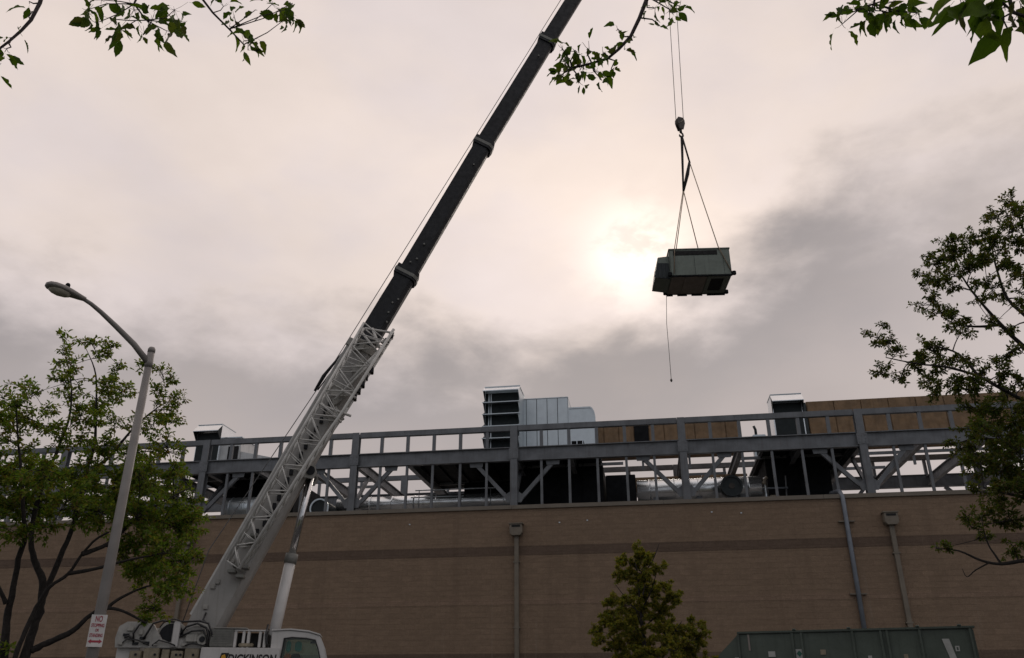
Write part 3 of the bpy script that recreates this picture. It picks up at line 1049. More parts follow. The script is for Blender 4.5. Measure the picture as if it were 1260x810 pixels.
# jib foot: heavy plates, struts and lugs at the upper end
for (a, b, r_) in (((412, 492), (466, 436), .04), ((430, 470), (470, 428), .05), ((449, 404), (485, 410), .035), ((446, 412), (478, 424), .035),
                   ((458, 404), (470, 436), .04), ((446, 410), (466, 436), .04), ((420, 480), (438, 490), .04), ((398, 500), (432, 512), .04), ((395, 496), (420, 520), .035)):
    MB().tube([cl(*a, -0.75), cl(*b, -0.75)], r_, 8).build('jib_strut', 'crane_lattice', crane)
for poly in ([(405, 478), (420, 470), (428, 488), (410, 500)], [(432, 452), (446, 440), (452, 452), (436, 470)], [(400, 508), (414, 500), (424, 516), (408, 524)]):
    pts = [cl(*q, -0.55) for q in poly]
    MB().prism([(q.x, q.z) for q in pts], -0.58, -0.50).build('jib_plate', 'crane_grime', crane, None, 0.008)
for px, py in ((457, 457), (450, 465), (446, 474), (441, 482), (436, 490), (481, 414), (476, 421)):
    p = cl(px, py, -0.6)
    MB().box(p.x - .07, p.x + .07, -0.75, -0.5, p.z - .08, p.z + .08).build('jib_lug', 'crane_dark', crane, None, 0.015)
p = cl(440, 424, -0.48)
MB().tube([p - Vector((0, .05, 0)), p + Vector((0, .05, 0))], 0.21, 24).build('jib_sheave', 'crane_grime', crane)
MB().tube([p - Vector((0, .07, 0)), p + Vector((0, .07, 0))], 0.06, 12).build('sheave_pin', 'crane_dark', crane)
for px, py in ((292, 697), (286, 704), (296, 710), (302, 699), (308, 668), (314, 660)):
    p = cl(px, py, -0.6)
    MB().box(p.x - .10, p.x + .10, -0.85, -0.42, p.z - .04, p.z + .04).build('jib_bracket', 'crane_grey', crane, None, 0.01)
# bracket and lift cylinder
pin = cl(383, 584, 0.0)
kb = MB()
for s in (-1, 1):
    q = [cl(372, 574), cl(388, 574), cl(391, 586), cl(386, 594), cl(374, 592), cl(364, 580)]
    kb.prism([(v.x, v.z) for v in q], s * 0.42 - 0.04, s * 0.42 + 0.04)
kb.build('lift_bracket', 'crane_grime', crane, None, 0.01)
MB().tube([pin + Vector((0, -0.5, 0)), pin + Vector((0, 0.5, 0))], 0.13, 16).build('lift_pin', 'crane_dark', crane)
cb, ct, cm = cl(328, 822), pin, cl(358, 688)
MB().tube([cb, cm], 0.150, 24).build('cylinder_barrel', 'crane_white', crane)
dcy = (ct - cb).normalized()
MB().tube([cm - dcy * 0.12, cm + dcy * 0.14], 0.172, 24).build('cylinder_gland', 'crane_grey', crane)
MB().tube([cm + dcy * 0.1, ct], 0.105, 24).build('cylinder_rod', 'chrome', crane)
# slew platform, housings, winches
MB().box(-2.0, 1.7, -1.0, 1.0, 1.95, 2.42).build('slew_platform', 'crane_grey', crane, None, 0.03)
hs_ = MB()
outl = [(-1.92, 2.72), (-1.95, 2.95), (-1.90, 3.22), (-1.72, 3.33), (-1.25, 3.33), (-1.10, 3.27), (-0.98, 3.10), (-0.86, 2.93), (-0.68, 2.86), (-0.48, 2.90),
        (-0.36, 3.05), (-0.24, 3.20), (-0.05, 3.26), (0.14, 3.18), (0.20, 3.0), (0.20, 2.72)]
hs_.prism(outl, -1.12, -1.0)
hs_.build('winch_side_plate', 'housing_grey', crane, None, 0.012)
hs2 = MB().prism(outl, 1.0, 1.12).build('winch_side_plate', 'housing_grey', crane, None, 0.012)
MB().prism([(-1.90, 2.44), (-1.9, 3.2), (-1.45, 3.2), (-1.30, 2.44)], -0.98, 0.98).build('counterweight', 'crane_white', crane, None, 0.03)
for x, r_ in ((-0.68, 0.29), (0.02, 0.24)):
    w_ = MB()
    w_.tube([(x, -0.97, 3.02), (x, 0.97, 3.02)], r_, 24)
    w_ = w_.build('winch_drum', 'crane_dark', crane)
    for y_ in (-0.9, 0.9):
        MB().tube([(x, y_ - .03, 3.02), (x, y_ + .03, 3.02)], r_ + 0.07, 24).build('flange', 'crane_grime', w_)
MB().box(-0.62, -0.44, -1.16, -1.125, 2.74, 3.36).build('white_post', 'crane_white', crane, None, 0.02)
MB().box(-0.28, 0.0, -1.20, -1.122, 2.86, 3.06).build('valve_box', 'crane_grime', crane, None, 0.02)
MB().tube([(0.12, -1.2, 2.93), (0.12, -1.122, 2.93)], 0.13, 20).build('motor_cover', 'crane_grime', crane)
MB().tube([(0.12, -1.23, 2.93), (0.12, -1.201, 2.93)], 0.07, 16).build('motor_cap', 'crane_dark', crane)
for pts in ([(-1.50, -1.15, 2.85), (-1.52, -1.2, 3.05), (-1.42, -1.2, 3.25), (-1.25, -1.15, 3.32)],
            [(-1.28, -1.15, 2.92), (-1.18, -1.2, 3.1), (-1.10, -1.22, 3.28), (-0.90, -1.15, 3.36), (-0.6, -1.13, 3.33)],
            [(-0.42, -1.15, 3.05), (-0.30, -1.19, 3.22), (-0.05, -1.2, 3.30), (0.18, -1.2, 3.20), (0.28, -1.18, 2.95), (0.25, -1.15, 2.75)],
            [(-0.42, -1.15, 2.98), (-0.15, -1.22, 3.12), (0.12, -1.23, 3.14), (0.24, -1.22, 2.95), (0.22, -1.15, 2.75)],
            [(-0.40, -1.15, 3.34), (0.0, -1.2, 3.36), (0.22, -1.2, 3.30), (0.34, -1.18, 3.05), (0.36, -1.1, 2.80)],
            [(-1.72, -1.15, 2.95), (-1.62, -1.17, 3.0), (-1.5, -1.15, 2.88)],
            [(-0.02, -0.4, 3.62), (-0.05, -0.5, 3.45), (0.12, -0.55, 3.25), (0.3, -0.7, 3.18), (0.3, -0.9, 2.9)]):
    MB().tube(pts, 0.026, 8).build('hydraulic_hose', 'hose', crane)
for x, z in ((-1.70, 3.02), (-1.45, 2.82), (-1.3, 2.95), (-1.2, 2.84)):
    MB().box(x - .07, x + .07, -1.15, -1.121, z - .03, z + .03).build('hose_clip', 'crane_dark', crane)
for x, z, w_, h_ in ((-1.62, 3.16, .16, .10), (-1.36, 3.08, .10, .12), (-1.80, 2.82, .12, .08), (-0.98, 2.80, .10, .06), (-0.30, 2.80, .14, .07), (0.08, 3.10, .08, .08)):
    MB().box(x - w_ / 2, x + w_ / 2, -1.17, -1.1215, z - h_ / 2, z + h_ / 2).build('fitting', 'crane_grime', crane, None, 0.012)
for pts in ([(-1.78, -1.14, 2.80), (-1.66, -1.18, 2.92), (-1.40, -1.18, 2.90), (-1.12, -1.16, 2.78)], [(-1.05, -1.14, 2.78), (-0.9, -1.19, 2.90), (-0.66, -1.19, 2.84), (-0.5, -1.18, 2.78)],
            [(-0.95, -1.1, 3.2), (-0.84, -1.16, 3.34), (-0.62, -1.18, 3.40), (-0.38, -1.16, 3.33)], [(-0.3, -1.15, 2.78), (-0.1, -1.2, 2.83), (0.1, -1.2, 2.80), (0.24, -1.18, 2.77)]):
    MB().tube(pts, 0.017, 7).build('hydraulic_hose', 'hose', crane)
for k, (x0, x1) in enumerate(((-1.55, -1.28), (-1.22, -0.86), (-0.80, -0.62), (-0.58, -0.30), (-0.26, 0.08))):
    MB().box(x0, x1, -1.14, -0.8, 2.44 + 0.03 * (k % 2), 2.66 + 0.03 * ((k * 2) % 3)).build('valve_block', 'cream', crane, None, 0.015)
for x in (-1.4, -0.95, -0.45, -0.35, -0.05):
    MB().tube([(x, -1.165, 2.57), (x, -1.135, 2.57)], 0.03, 8).build('port', 'crane_dark', crane)
# grey grille box and engine frame right of boom foot
gb = MB().box(0.30, 0.86, -1.18, -0.5, 2.76, 3.19).build('oil_cooler', 'crane_grey', crane, None, 0.02)
for k in range(9):
    MB().box(0.34, 0.82, -1.196, -1.181, 2.81 + k * .04, 2.83 + k * .04).build('slat', 'crane_grey', gb)
MB().box(0.36, 1.16, -1.2, -0.45, 3.192, 3.215).build('cover', 'crane_grime', crane)
MB().box(0.88, 1.66, -1.0, 0.9, 2.75, 3.10).build('valve_bay', 'opening_black', crane)
for x in (0.90, 1.10, 1.22, 1.50, 1.62):
    MB().box(x - .035, x + .035, -1.16, -1.003, 2.75, 3.13).build('bay_post', 'crane_white', crane, None, 0.01)
MB().box(0.86, 1.68, -1.165, -1.002, 3.132, 3.17).build('bay_top', 'crane_white', crane, None, 0.008)
MB().box(1.0, 1.36, -1.19, -1.003, 2.765, 2.85).build('bay_block', 'cream', crane, None, 0.02)
MB().tube([(1.66, -1.1, 3.3), (1.64, -1.18, 3.05), (1.68, -1.2, 2.85), (1.82, -1.2, 2.70)], 0.03, 8).build('hydraulic_hose', 'hose', crane)
MB().tube([(1.70, -1.1, 3.18), (1.67, -1.2, 2.95), (1.74, -1.2, 2.75), (1.86, -1.2, 2.62)], 0.025, 8).build('hydraulic_hose', 'hose', crane)
pn = MB().box(0.16, 2.05, -1.40, -1.15, 1.95, 2.735).build('name_panel', 'crane_white', crane, None, 0.015)
text_part('DICKINSON', 'lettering', 0.27, 'print_black', pn, (1.39, -1.404, 2.47), (1, 0, 0), (0, 0, 1), 0.003, 1.16, 0.008, 0.12)
lg = MB().prism([(0.60, 2.38), (0.66, 2.61), (0.84, 2.61), (0.78, 2.38)], -1.4075, -1.4005).build('logo_block', 'print_black', pn)
MB().prism([(0.645, 2.42), (0.675, 2.555), (0.745, 2.575), (0.775, 2.50), (0.73, 2.42)], -1.411, -1.4078).build('logo_mark', 'print_gold', pn)
# operator's cab
cabo = [(1.80, 1.45), (1.80, 2.30), (1.80, 3.13), (2.25, 3.15), (2.70, 3.11), (2.98, 3.03), (3.10, 2.78), (3.20, 2.45), (3.27, 2.05), (3.27, 1.45)]
cabi = [(2.06, 2.10), (2.06, 2.50), (2.10, 2.97), (2.30, 3.0), (2.65, 2.98), (2.88, 2.94), (2.97, 2.74), (3.06, 2.45), (3.11, 2.22), (3.11, 2.10)]
cab = MB().ring(cabo, cabi, -1.30, -1.24).build('cab_shell', 'crane_white', crane, None, 0.01)
MB().ring(cabo, cabi, -0.40, -0.34).build('far_side', 'crane_white', cab)
MB().prism(cabi, -1.285, -1.279).build('side_window', 'cab_glass', cab)
MB().prism(cabi, -0.371, -0.365).build('far_window', 'cab_glass', cab)
MB().ring([(p * 1.0, q) for p, q in cabi], [(2.585 + (p - 2.585) * 0.94, 2.55 + (q - 2.55) * 0.94) for p, q in cabi], -1.306, -1.286).build('window_seal', 'rubber', cab)
rf = MB()
for i in range(2, 8):
    (x0, z0), (x1, z1) = cabo[i], cabo[i + 1]
    if i < 5:
        rf.prism([(x0, z0 - 0.005), (x1, z1 - 0.005), (x1, z1 - 0.06), (x0, z0 - 0.06)], -1.238, -0.402)
rf.build('roof', 'crane_white', cab)
MB().prism([(1.78, 3.135), (2.25, 3.16), (2.70, 3.12), (2.99, 3.04), (3.0, 3.075), (2.70, 3.16), (2.25, 3.20), (1.78, 3.175)], -1.33, -0.31).build('roof_rail', 'crane_white', cab, None, 0.008)
MB().prism([(2.97, 3.0), (3.10, 2.74), (3.19, 2.42), (3.26, 2.05), (3.22, 2.05), (3.15, 2.42), (3.06, 2.72), (2.94, 2.98)], -1.238, -0.402).build('windscreen', 'cab_glass', cab)
MB().box(1.80, 1.86, -1.238, -0.402, 1.45, 3.07).build('rear_wall', 'cab_olive', cab)
MB().box(1.87, 3.2, -1.238, -0.402, 1.45, 1.60).build('floor', 'crane_grey', cab)
MB().box(1.87, 3.05, -0.40 - .03, -0.402, 2.06, 2.5).build('trim', 'cab_olive', cab)
st_ = MB().box(2.12, 2.30, -1.10, -0.60, 2.05, 2.62).build('seat_back', 'seat_orange', cab, None, 0.04)
MB().box(2.12, 2.65, -1.10, -0.60, 1.95, 2.10).build('seat_base', 'unit_black', cab, None, 0.04)
MB().box(2.15, 2.26, -1.0, -0.82, 2.66, 2.93).build('headrest', 'seat_teal', cab, None, 0.03)
MB().box(2.36, 2.52, -0.9, -0.7, 2.68, 2.92).build('hanging_bag', 'seat_teal', cab, None, 0.03)
MB().box(2.30, 2.52, -1.1, -0.8, 2.3, 2.62).build('console', 'unit_black', cab, None, 0.03)
MB().tube([(2.80, -0.8, 2.93), (2.80, -0.8, 2.88)], 0.07, 12).build('mirror', 'unit_black', cab)
# carrier truck below (turned with the slew platform at rest)
car = MB().box(-4.6, 5.4, -0.95, 0.95, 0.95, 1.45).build('carrier_frame', 'crane_white', crane, None, 0.04)
MB().box(-4.4, 4.0, -1.28, 1.28, 1.452, 1.56).build('carrier_deck', 'crane_grey', car, None, 0.02)
MB().tube([(0, 0, 1.56), (0, 0, 1.95)], 0.75, 32).build('slew_ring', 'crane_dark', car)
MB().prism([(4.1, 0.7), (4.1, 2.0), (4.35, 2.35), (5.7, 2.35), (6.0, 1.6), (6.05, 0.7)], -1.25, -0.15).build('driver_cab', 'crane_white', car, None, 0.05)
wh = MB()
for x in (-3.9, -2.6, 1.9, 3.2):
    for y in (-1.1, 1.1):
        tw_ = MB().tube([(x, y - .17, 0.55), (x, y - .12, 0.55), (x, y + .12, 0.55), (x, y + .17, 0.55)], [0.46, 0.55, 0.55, 0.46], 28).build('wheel', 'rubber', crane)
        MB().tube([(x, y - .18, 0.55), (x, y + .18, 0.55)], 0.26, 20).build('rim', 'crane_white', tw_)
for x in (-1.6, 5.0 - 0.6):
    MB().box(x - .18, x + .18, -3.0, 3.0, 0.75, 0.94).build('outrigger_beam', 'crane_white', crane, None, 0.02)
    for y in (-2.9, 2.9):
        MB().tube([(x, y, 0.1), (x, y, 1.15)], 0.09, 14).build('outrigger_jack', 'chrome', crane)
        MB().tube([(x, y, 0.0), (x, y, 0.1)], 0.32, 20).build('outrigger_float', 'crane_grey', crane)
# hoist ropes
tip_top = hp + Vector((-0.05, 0.06, 0.75))
w0 = cl(208, 752, 0.05)
rope_pts = [Vector((-0.68, 0.05, 3.30)), cl(257, 677, 0.05), cl(393, 475, 0.05), cl(560, 208, 0.06), cl(690, 0, 0.06), cl(788, -158, 0.06)]
MB().tube(rope_pts, 0.013, 6).build('hoist_rope', 'wire_rope', crane)
p0, p1 = cl(387, 481, -0.05), cl(441, 412, -0.05)
MB().tube([p0, cl(398, 463, -0.05), cl(412, 446, -0.05), p1], [0.03, 0.055, 0.04, 0.03], 8).build('rope_guard', 'crane_dark', crane)
MB().tube([cl(391, 480, -0.1), cl(428, 431, -0.1)], 0.02, 6).build('guide_line', 'crane_dark', crane)

# ------------------------------------------------------------------ hoist block, slings, hanging unit
HK = Vector((6.42, 25.40, 0))
blk = thing('hook_block', 'dark round hook block hanging on two ropes above the lifted unit', 'hook block', (HK.x, HK.y, 21.25), R(20))
ob = []
for k in range(20):
    a = 2 * math.pi * k / 20
    ob.append((0.185 * math.cos(a), 0.42 + 0.20 * math.sin(a)))
MB().prism(ob, -0.05, 0.05).build('sheave', 'hook_dark', blk)
for s in (-1, 1):
    MB().prism([(-0.16, 0.52), (-0.10, 0.62), (0.10, 0.62), (0.16, 0.52), (0.17, 0.36), (0.08, 0.06), (-0.08, 0.06), (-0.17, 0.36)], s * 0.075 - 0.02, s * 0.075 + 0.02).build('cheek_plate', 'hook_dark', blk, None, 0.01)
    MB().tube([(0.10, s * 0.10, 0.50), (-0.12, s * 0.10, 0.26)], 0.02, 6).build('stripe', 'downspout_tan', blk)
MB().tube([(0, 0, 0.08), (0, 0, -0.05)], 0.05, 12).build('swivel', 'hook_dark', blk)
MB().tube([(0, 0, -0.04), (0.07, 0, -0.10), (0.08, 0, -0.19), (0, 0, -0.26), (-0.07, 0, -0.21), (-0.08, 0, -0.15)], [0.035, 0.035, 0.04, 0.045, 0.035, 0.015], 8).build('hook', 'hook_dark', blk)
top = PB + CD * (hp.x + 0.45) + Vector((0, 0, hp.z + 0.1))
for s in (-1, 1):
    a = Vector((s * 0.165, 0, 0.44))
    wtop = top - Vector((HK.x, HK.y, 21.25))
    rz = Matrix.Rotation(-R(20), 3, 'Z')
    MB().tube([a, (rz @ wtop) + Vector((s * 0.20, 0, 0))], 0.012, 6).build('fall_rope', 'wire_rope', blk)

UX, UY, UZ = 6.45, 24.72, 14.67            # near bottom edge, middle
UN = 2.06
unit = thing('rooftop_unit', 'green-grey rooftop air conditioner hanging in slings from the crane hook', 'air conditioner', (UX, UY, UZ), R(-3.0))
hw = UN / 2
MB().box(-hw, hw, 0.0, 1.42, 0.05, 1.05).build('casing', 'hvac_green', unit, None, 0.015)
MB().box(-hw - .02, hw + .02, -0.02, 1.44, 1.052, 1.10).build('lid', 'hvac_green', unit, None, 0.008)
for a, b in ((-hw + 0.16, -0.20), (-0.19, 0.78), (0.79, hw - 0.03)):
    MB().box(a, b, -0.022, -0.002, 0.06, 0.80).build('panel', 'hvac_green', unit, None, 0.006)
MB().box(-hw + 0.12, 0.60, -0.02, -0.002, 0.84, 1.0).build('condenser_slot', 'opening_black', unit)
MB().box(-hw + 0.03, -hw + 0.13, -0.024, -0.003, 0.06, 1.0).build('corner_post', 'hvac_green', unit)
# underside pans with square duct opening
for a, b in ((-hw + 0.04, -0.55), (-0.54, 0.20)):
    MB().box(a, b, 0.06, 1.36, 0.022, 0.048).build('bottom_pan', 'hvac_pan', unit)
MB().ring([(0.22, 0.06), (hw - 0.04, 0.06), (hw - 0.04, 1.36), (0.22, 1.36)], [(0.36, 0.22), (0.80, 0.22), (0.80, 1.15), (0.36, 1.15)], 0.022, 0.048, 'z').build('bottom_pan', 'hvac_green', unit)
MB().box(0.37, 0.79, 0.23, 1.14, 0.040, 0.047).build('duct_opening', 'opening_black', unit)
# base rails with fork pockets
for y in (-0.03, 1.38):
    rb = MB()
    cuts = [-hw, -0.80, -0.64, -0.30, -0.14, 0.24, 0.40, hw]
    for i in range(0, 8, 2):
        rb.box(cuts[i], cuts[i + 1], y, y + 0.05, -0.03 if y > 0 else 0.0, 0.05)
    rb.box(-hw, hw, y + 0.005, y + 0.045, 0.02, 0.049)
    rb.build('base_rail', 'unit_black', unit)
hd_ = MB()
hd_.prism([(0.25, 0.10), (0.25, 0.88), (0.0, 0.88), (0.0, 0.10)], 0, 0.01, 'x')
ho = MB()
ho.prism([(-hw - 0.002, 0.90), (-hw - 0.38, 0.86), (-hw - 0.52, 0.10), (-hw - 0.002, 0.02)], 0.15, 1.25)
ho = ho.build('economizer_hood', 'hvac_green', unit, None, 0.01)
MB().prism([(-hw - 0.40, 0.62), (-hw - 0.55, 0.12), (-hw - 0.50, 0.05), (-hw - 0.03, 0.0), (-hw - 0.03, 0.60)], 0.11, 0.148).build('hood_panel', 'louver_dark', ho)
for k in range(3):
    MB().box(-hw - 0.40 + k * .13, -hw - 0.37 + k * .13, 0.085, 0.109, 0.05, 0.60).build('hood_rib', 'louver_dark', ho)
for x, y in ((-hw - .03, -0.02), (hw + .06, -0.02), (-hw - .03, 1.4), (hw + .06, 1.4)):
    MB().box(x - .07, x + .07, y - .05, y + .05, 0.02, 0.17).build('lifting_lug', 'unit_black', unit, None, 0.02)
RU = Matrix.Rotation(R(-3.0), 3, 'Z')


def uw(x, y, z):
    return Vector((UX, UY, UZ)) + RU @ Vector((x, y, z))


HB = Vector((HK.x, HK.y, 21.25 - 0.24))
kn = Vector((6.30, 25.42, 18.58))
kn2 = Vector((6.63, 25.38, 19.80))


def sling(label, chains, mat_):
    o = MB()
    for pts, r_ in chains:
        o.tube(pts, r_, 8)
    q = o.build('lifting_sling', mat_)
    return tag(q, label, 'sling', 'slings of the lifted load')


sling('black doubled lifting sling hanging straight from the hook', [([HB, kn + Vector((0, 0.03, 0))], 0.036), ([HB + Vector((0.05, 0, 0)), Vector((6.42, 25.42, 20.3)), kn], 0.026)], 'sling_black')
sling('short black sling slanting from hook to the right-hand shackle', [([HB + Vector((0.02, -.03, 0)), kn2], 0.036), ([kn2 + Vector((-.01, 0, 0.03)), Vector((6.50, 25.40, 19.3)), kn], [0.045, 0.07, 0.04])], 'sling_black')
sling('thin tan sling leg from the shackle to the right end of the unit', [([kn2, uw(0.66, -0.04, 1.12), uw(hw - 0.02, -0.05, 0.14)], 0.017)], 'sling_tan')
sling('thin tan sling leg from the knot to the far top of the unit', [([kn, uw(0.25, 1.0, 1.11)], 0.017)], 'sling_tan')
sling('pair of thin tan sling legs down to the left end of the unit', [([kn + Vector((-.02, 0, 0)), uw(-hw + 0.20, -0.04, 1.12), uw(-hw + 0.10, -0.05, 0.10)], 0.015), ([kn + Vector((.02, 0, 0.05)), uw(-hw + 0.27, 0.1, 1.11)], 0.015)], 'sling_tan')
tl = thing('tag_line', 'thin tag line with a small weight hanging below the lifted unit', 'rope', uw(-hw + 0.0, 1.35, 0))
q0 = Vector((0, 0, 0.0))
q1 = at(826, 468, 26.2) - tl.location
MB().tube([q0, q0.lerp(q1, .35) + Vector((-.05, 0, 0)), q0.lerp(q1, .7) + Vector((-.02, 0, 0)), q1], 0.010, 6).build('line', 'wire_rope', tl)
MB().tube([q1 + Vector((0, 0, 0.05)), q1, q1 + Vector((0, 0, -.06))], [0.02, 0.045, 0.02], 8).build('weight', 'hook_dark', tl)

# ------------------------------------------------------------------ street lamp
LX, LY = -5.80, 12.19
lamp = thing('street_lamp', 'tall grey cobra-head street lamp in front of the leafy tree', 'street lamp', (LX, LY, 0))
MB().tube([(0, 0, 0.25), (0, 0, 3.4), (0, 0, 6.68)], [0.092, 0.073, 0.055], 24).build('pole', 'lamp_grey', lamp)
MB().tube([(0, 0, 6.66), (0, 0, 6.72), (0, 0, 6.75)], [0.058, 0.058, 0.042], 24).build('pole_cap', 'lamp_grey', lamp)
MB().prism([(-.2, -.2), (.2, -.2), (.2, .2), (-.2, .2)], 0.1, 0.26, 'z').build('base_plate', 'lamp_grey', lamp, None, 0.02)
org = Vector((LX, LY, 0))
apx = [(188, 450), (165, 424), (142, 401), (124, 384), (112, 374), (101, 367)]
ap = [Vector((0, 0, 6.47))]
for i, q in enumerate(apx[1:]):
    v = at(*q, 13.5 - 0.04 * i)
    ap.append(v - org)
MB().tube(ap, [0.052, 0.047, 0.042, 0.036, 0.032, 0.030], 16).build('arm', 'lamp_grey', lamp)
MB().tube([(0, 0, 6.40), (0, 0, 6.54)], 0.0595, 24).build('arm_clamp', 'lamp_grey', lamp)
# luminaire: lofted shell, lens under it
e = ap[-1]
ax = (ap[-1] - ap[-2])
ax = Vector((ax.x, ax.y, 0)).normalized()
sd_ = Vector((-ax.y, ax.x, 0))


def loft_head(stations, seg=18, low=0.55):
    vs, fs = [], []
    for (s, w_, up_, dn) in stations:
        for k in range(seg):
            a = 2 * math.pi * k / seg
            c_, s_ = math.cos(a), math.sin(a)
            vs.append(e + ax * s * 0.90 + sd_ * (w_ * 0.88 * c_) + Vector((0, 0, (up_ if s_ > 0 else dn) * 0.88 * s_ + 0.07 * s)))
    n = len(stations)
    for i in range(n - 1):
        for k in range(seg):
            k2 = (k + 1) % seg
            fs.append((i * seg + k, i * seg + k2, (i + 1) * seg + k2, (i + 1) * seg + k))
    fs += [tuple(range(seg)), tuple((n - 1) * seg + k for k in range(seg - 1, -1, -1))]
    return vs, fs


hv, hf = loft_head([(-0.06, 0.04, 0.04, 0.04), (0.05, 0.07, 0.06, 0.05), (0.18, 0.115, 0.085, 0.05), (0.32, 0.15, 0.10, 0.05), (0.46, 0.155, 0.095, 0.05), (0.55, 0.125, 0.075, 0.045), (0.60, 0.06, 0.04, 0.03)])
hm = MB().add(hv, hf, True)
head = hm.build('lamp_head', 'lamp_grey', lamp)
lv_, lf_ = loft_head([(0.20, 0.07, -0.03, 0.075), (0.26, 0.11, -0.03, 0.10), (0.38, 0.13, -0.03, 0.115), (0.48, 0.115, -0.03, 0.10), (0.545, 0.06, -0.03, 0.07)])
MB().add(lv_, lf_, True).build('lens', 'lamp_lens', head)
pc = e + ax * 0.24 + Vector((0, 0, 0.10))
MB().tube([pc, pc + Vector((0, 0, 0.05)), pc + Vector((0, 0, 0.07))], [0.035, 0.035, 0.02], 12).build('photocell', 'unit_black', head)

sg = thing('no_stopping_sign', 'small white sign with red lettering strapped to the lamp pole', 'sign', (LX, LY, 2.24))
fd = Vector((-LX, -LY, 0)).normalized()
xd = Vector((-fd.y, fd.x, 0))
ct_ = fd * 0.102
b_ = MB()
for s in (1,):
    b_.add([ct_ + xd * a + Vector((0, 0, z)) + fd * d for d in (0, 0.012) for a, z in ((-.10, 0), (.10, 0), (.10, .42), (-.10, .42))],
           [(0, 1, 2, 3), (4, 5, 6, 7), (0, 1, 5, 4), (1, 2, 6, 5), (2, 3, 7, 6), (3, 0, 4, 7)])
plate = b_.build('plate', 'sign_white', sg)
for body, z, sz, wd in (('NO', .362, .085, .09), ('STOPPING', .277, .05, .165), ('OR', .215, .04, .045), ('STANDING', .147, .05, .165)):
    text_part(body, 'lettering', sz * 1.25, 'sign_red', plate, ct_ + fd * 0.0135 + Vector((0, 0, z)), xd, (0, 0, 1), 0.001, wd, 0.002)
ar = ct_ + fd * 0.0142 + Vector((0, 0, 0.07))
MB().add([ar + xd * a + Vector((0, 0, z)) for a, z in ((-.09, 0), (-.05, .03), (-.05, .014), (.05, .014), (.05, .03), (.09, 0), (.05, -.03), (.05, -.014), (-.05, -.014), (-.05, -.03))],
         [tuple(range(10))]).build('arrow', 'sign_red', plate)
for z in (0.03, 0.39):
    MB().tube([(0, 0, z - .012), (0, 0, z + .012)], 0.098, 20).build('band_clamp', 'galvanised', sg)

# ------------------------------------------------------------------ green steel container
pa, pb_ = at(882, 784, 18.1), at(1197, 772, 18.0)
dirx = Vector((pb_.x - pa.x, pb_.y - pa.y, 0))
CLEN = dirx.length
CTOP = 2.76
crz = math.atan2(dirx.y, dirx.x)
cont = thing('steel_container', 'dark green ribbed steel container with stickers and a sloping left end', 'container', (pa.x, pa.y, 0), crz)
sh = MB()
sh.prism([(0, 0.25), (0, CTOP - 0.38), (0.42, CTOP - 0.0), (CLEN, CTOP), (CLEN + 0.02, 0.25)], 0.0, 2.1)
sh = sh.build('shell', 'tank_green', cont, None, 0.015)
MB().box(0.40, CLEN + 0.03, -0.035, 0.06, CTOP + 0.002, CTOP + 0.045).build('top_rail', 'tank_green', cont, None, 0.01)
for x in (0.42, 1.45, 1.62, 2.55, 3.05, 3.16, 3.72, CLEN - 0.06):
    if x < CLEN:
        MB().box(x - .022, x + .022, -0.05, -0.002, 0.3, CTOP - 0.002).build('rib', 'tank_green', cont, None, 0.006)
for x in (0.2, CLEN - 0.4):
    MB().box(x, x + .2, 0.1, 2.0, 0.0, 0.249).build('skid', 'tank_green', cont)
for x in (1.5, 2.5, 3.7, 4.4):
    if x < CLEN:
        MB().tube([(x, -0.02, CTOP + .045), (x, -0.02, CTOP + .075)], 0.035, 8).build('bolt', 'tank_green', cont)
for x, z, w_, h_, m_ in ((0.62, -0.16, .035, .30, 'hvac_pan'), (1.03, -0.38, .13, .10, 'sticker_white'), (1.545, -0.38, .13, .16, 'sticker_white'),
                         (1.98, -0.36, .10, .09, 'cream'), (3.42, -0.46, .07, .08, 'cream'), (4.30, -0.34, .07, .09, 'sticker_white'), (2.8, -0.47, .07, .07, 'sticker_white'),
                         (0.36, -0.46, .09, .06, 'sticker_white'), (4.92, -0.12, .20, .06, 'sticker_red'), (4.78, -0.28, .07, .18, 'unit_black')):
    if x < CLEN - .1:
        st = MB().box(x - w_ / 2, x + w_ / 2, -0.012, -0.0015, CTOP + z - h_ / 2, CTOP + z + h_ / 2).build('sticker', m_, cont)
MB().prism([(1.545, CTOP - .32), (1.595, CTOP - .38), (1.545, CTOP - .44), (1.495, CTOP - .38)], -0.0165, -0.0125).build('diamond_mark', 'sticker_green', cont)
MB().prism([(4.285, CTOP - .315), (4.315, CTOP - .315), (4.315, CTOP - .365), (4.285, CTOP - .365)], -0.0165, -0.0125).build('sticker', 'tank_green', cont)
MB().prism([(5.02, CTOP - .17), (5.12, CTOP - .17), (5.20, CTOP - .5), (5.10, CTOP - .5)] if CLEN > 5.3 else
           [(CLEN - .55, CTOP - .17), (CLEN - .43, CTOP - .17), (CLEN - .36, CTOP - .52), (CLEN - .47, CTOP - .52)], -0.012, -0.0015).build('label_strip', 'sticker_white', cont)

# ------------------------------------------------------------------ trees


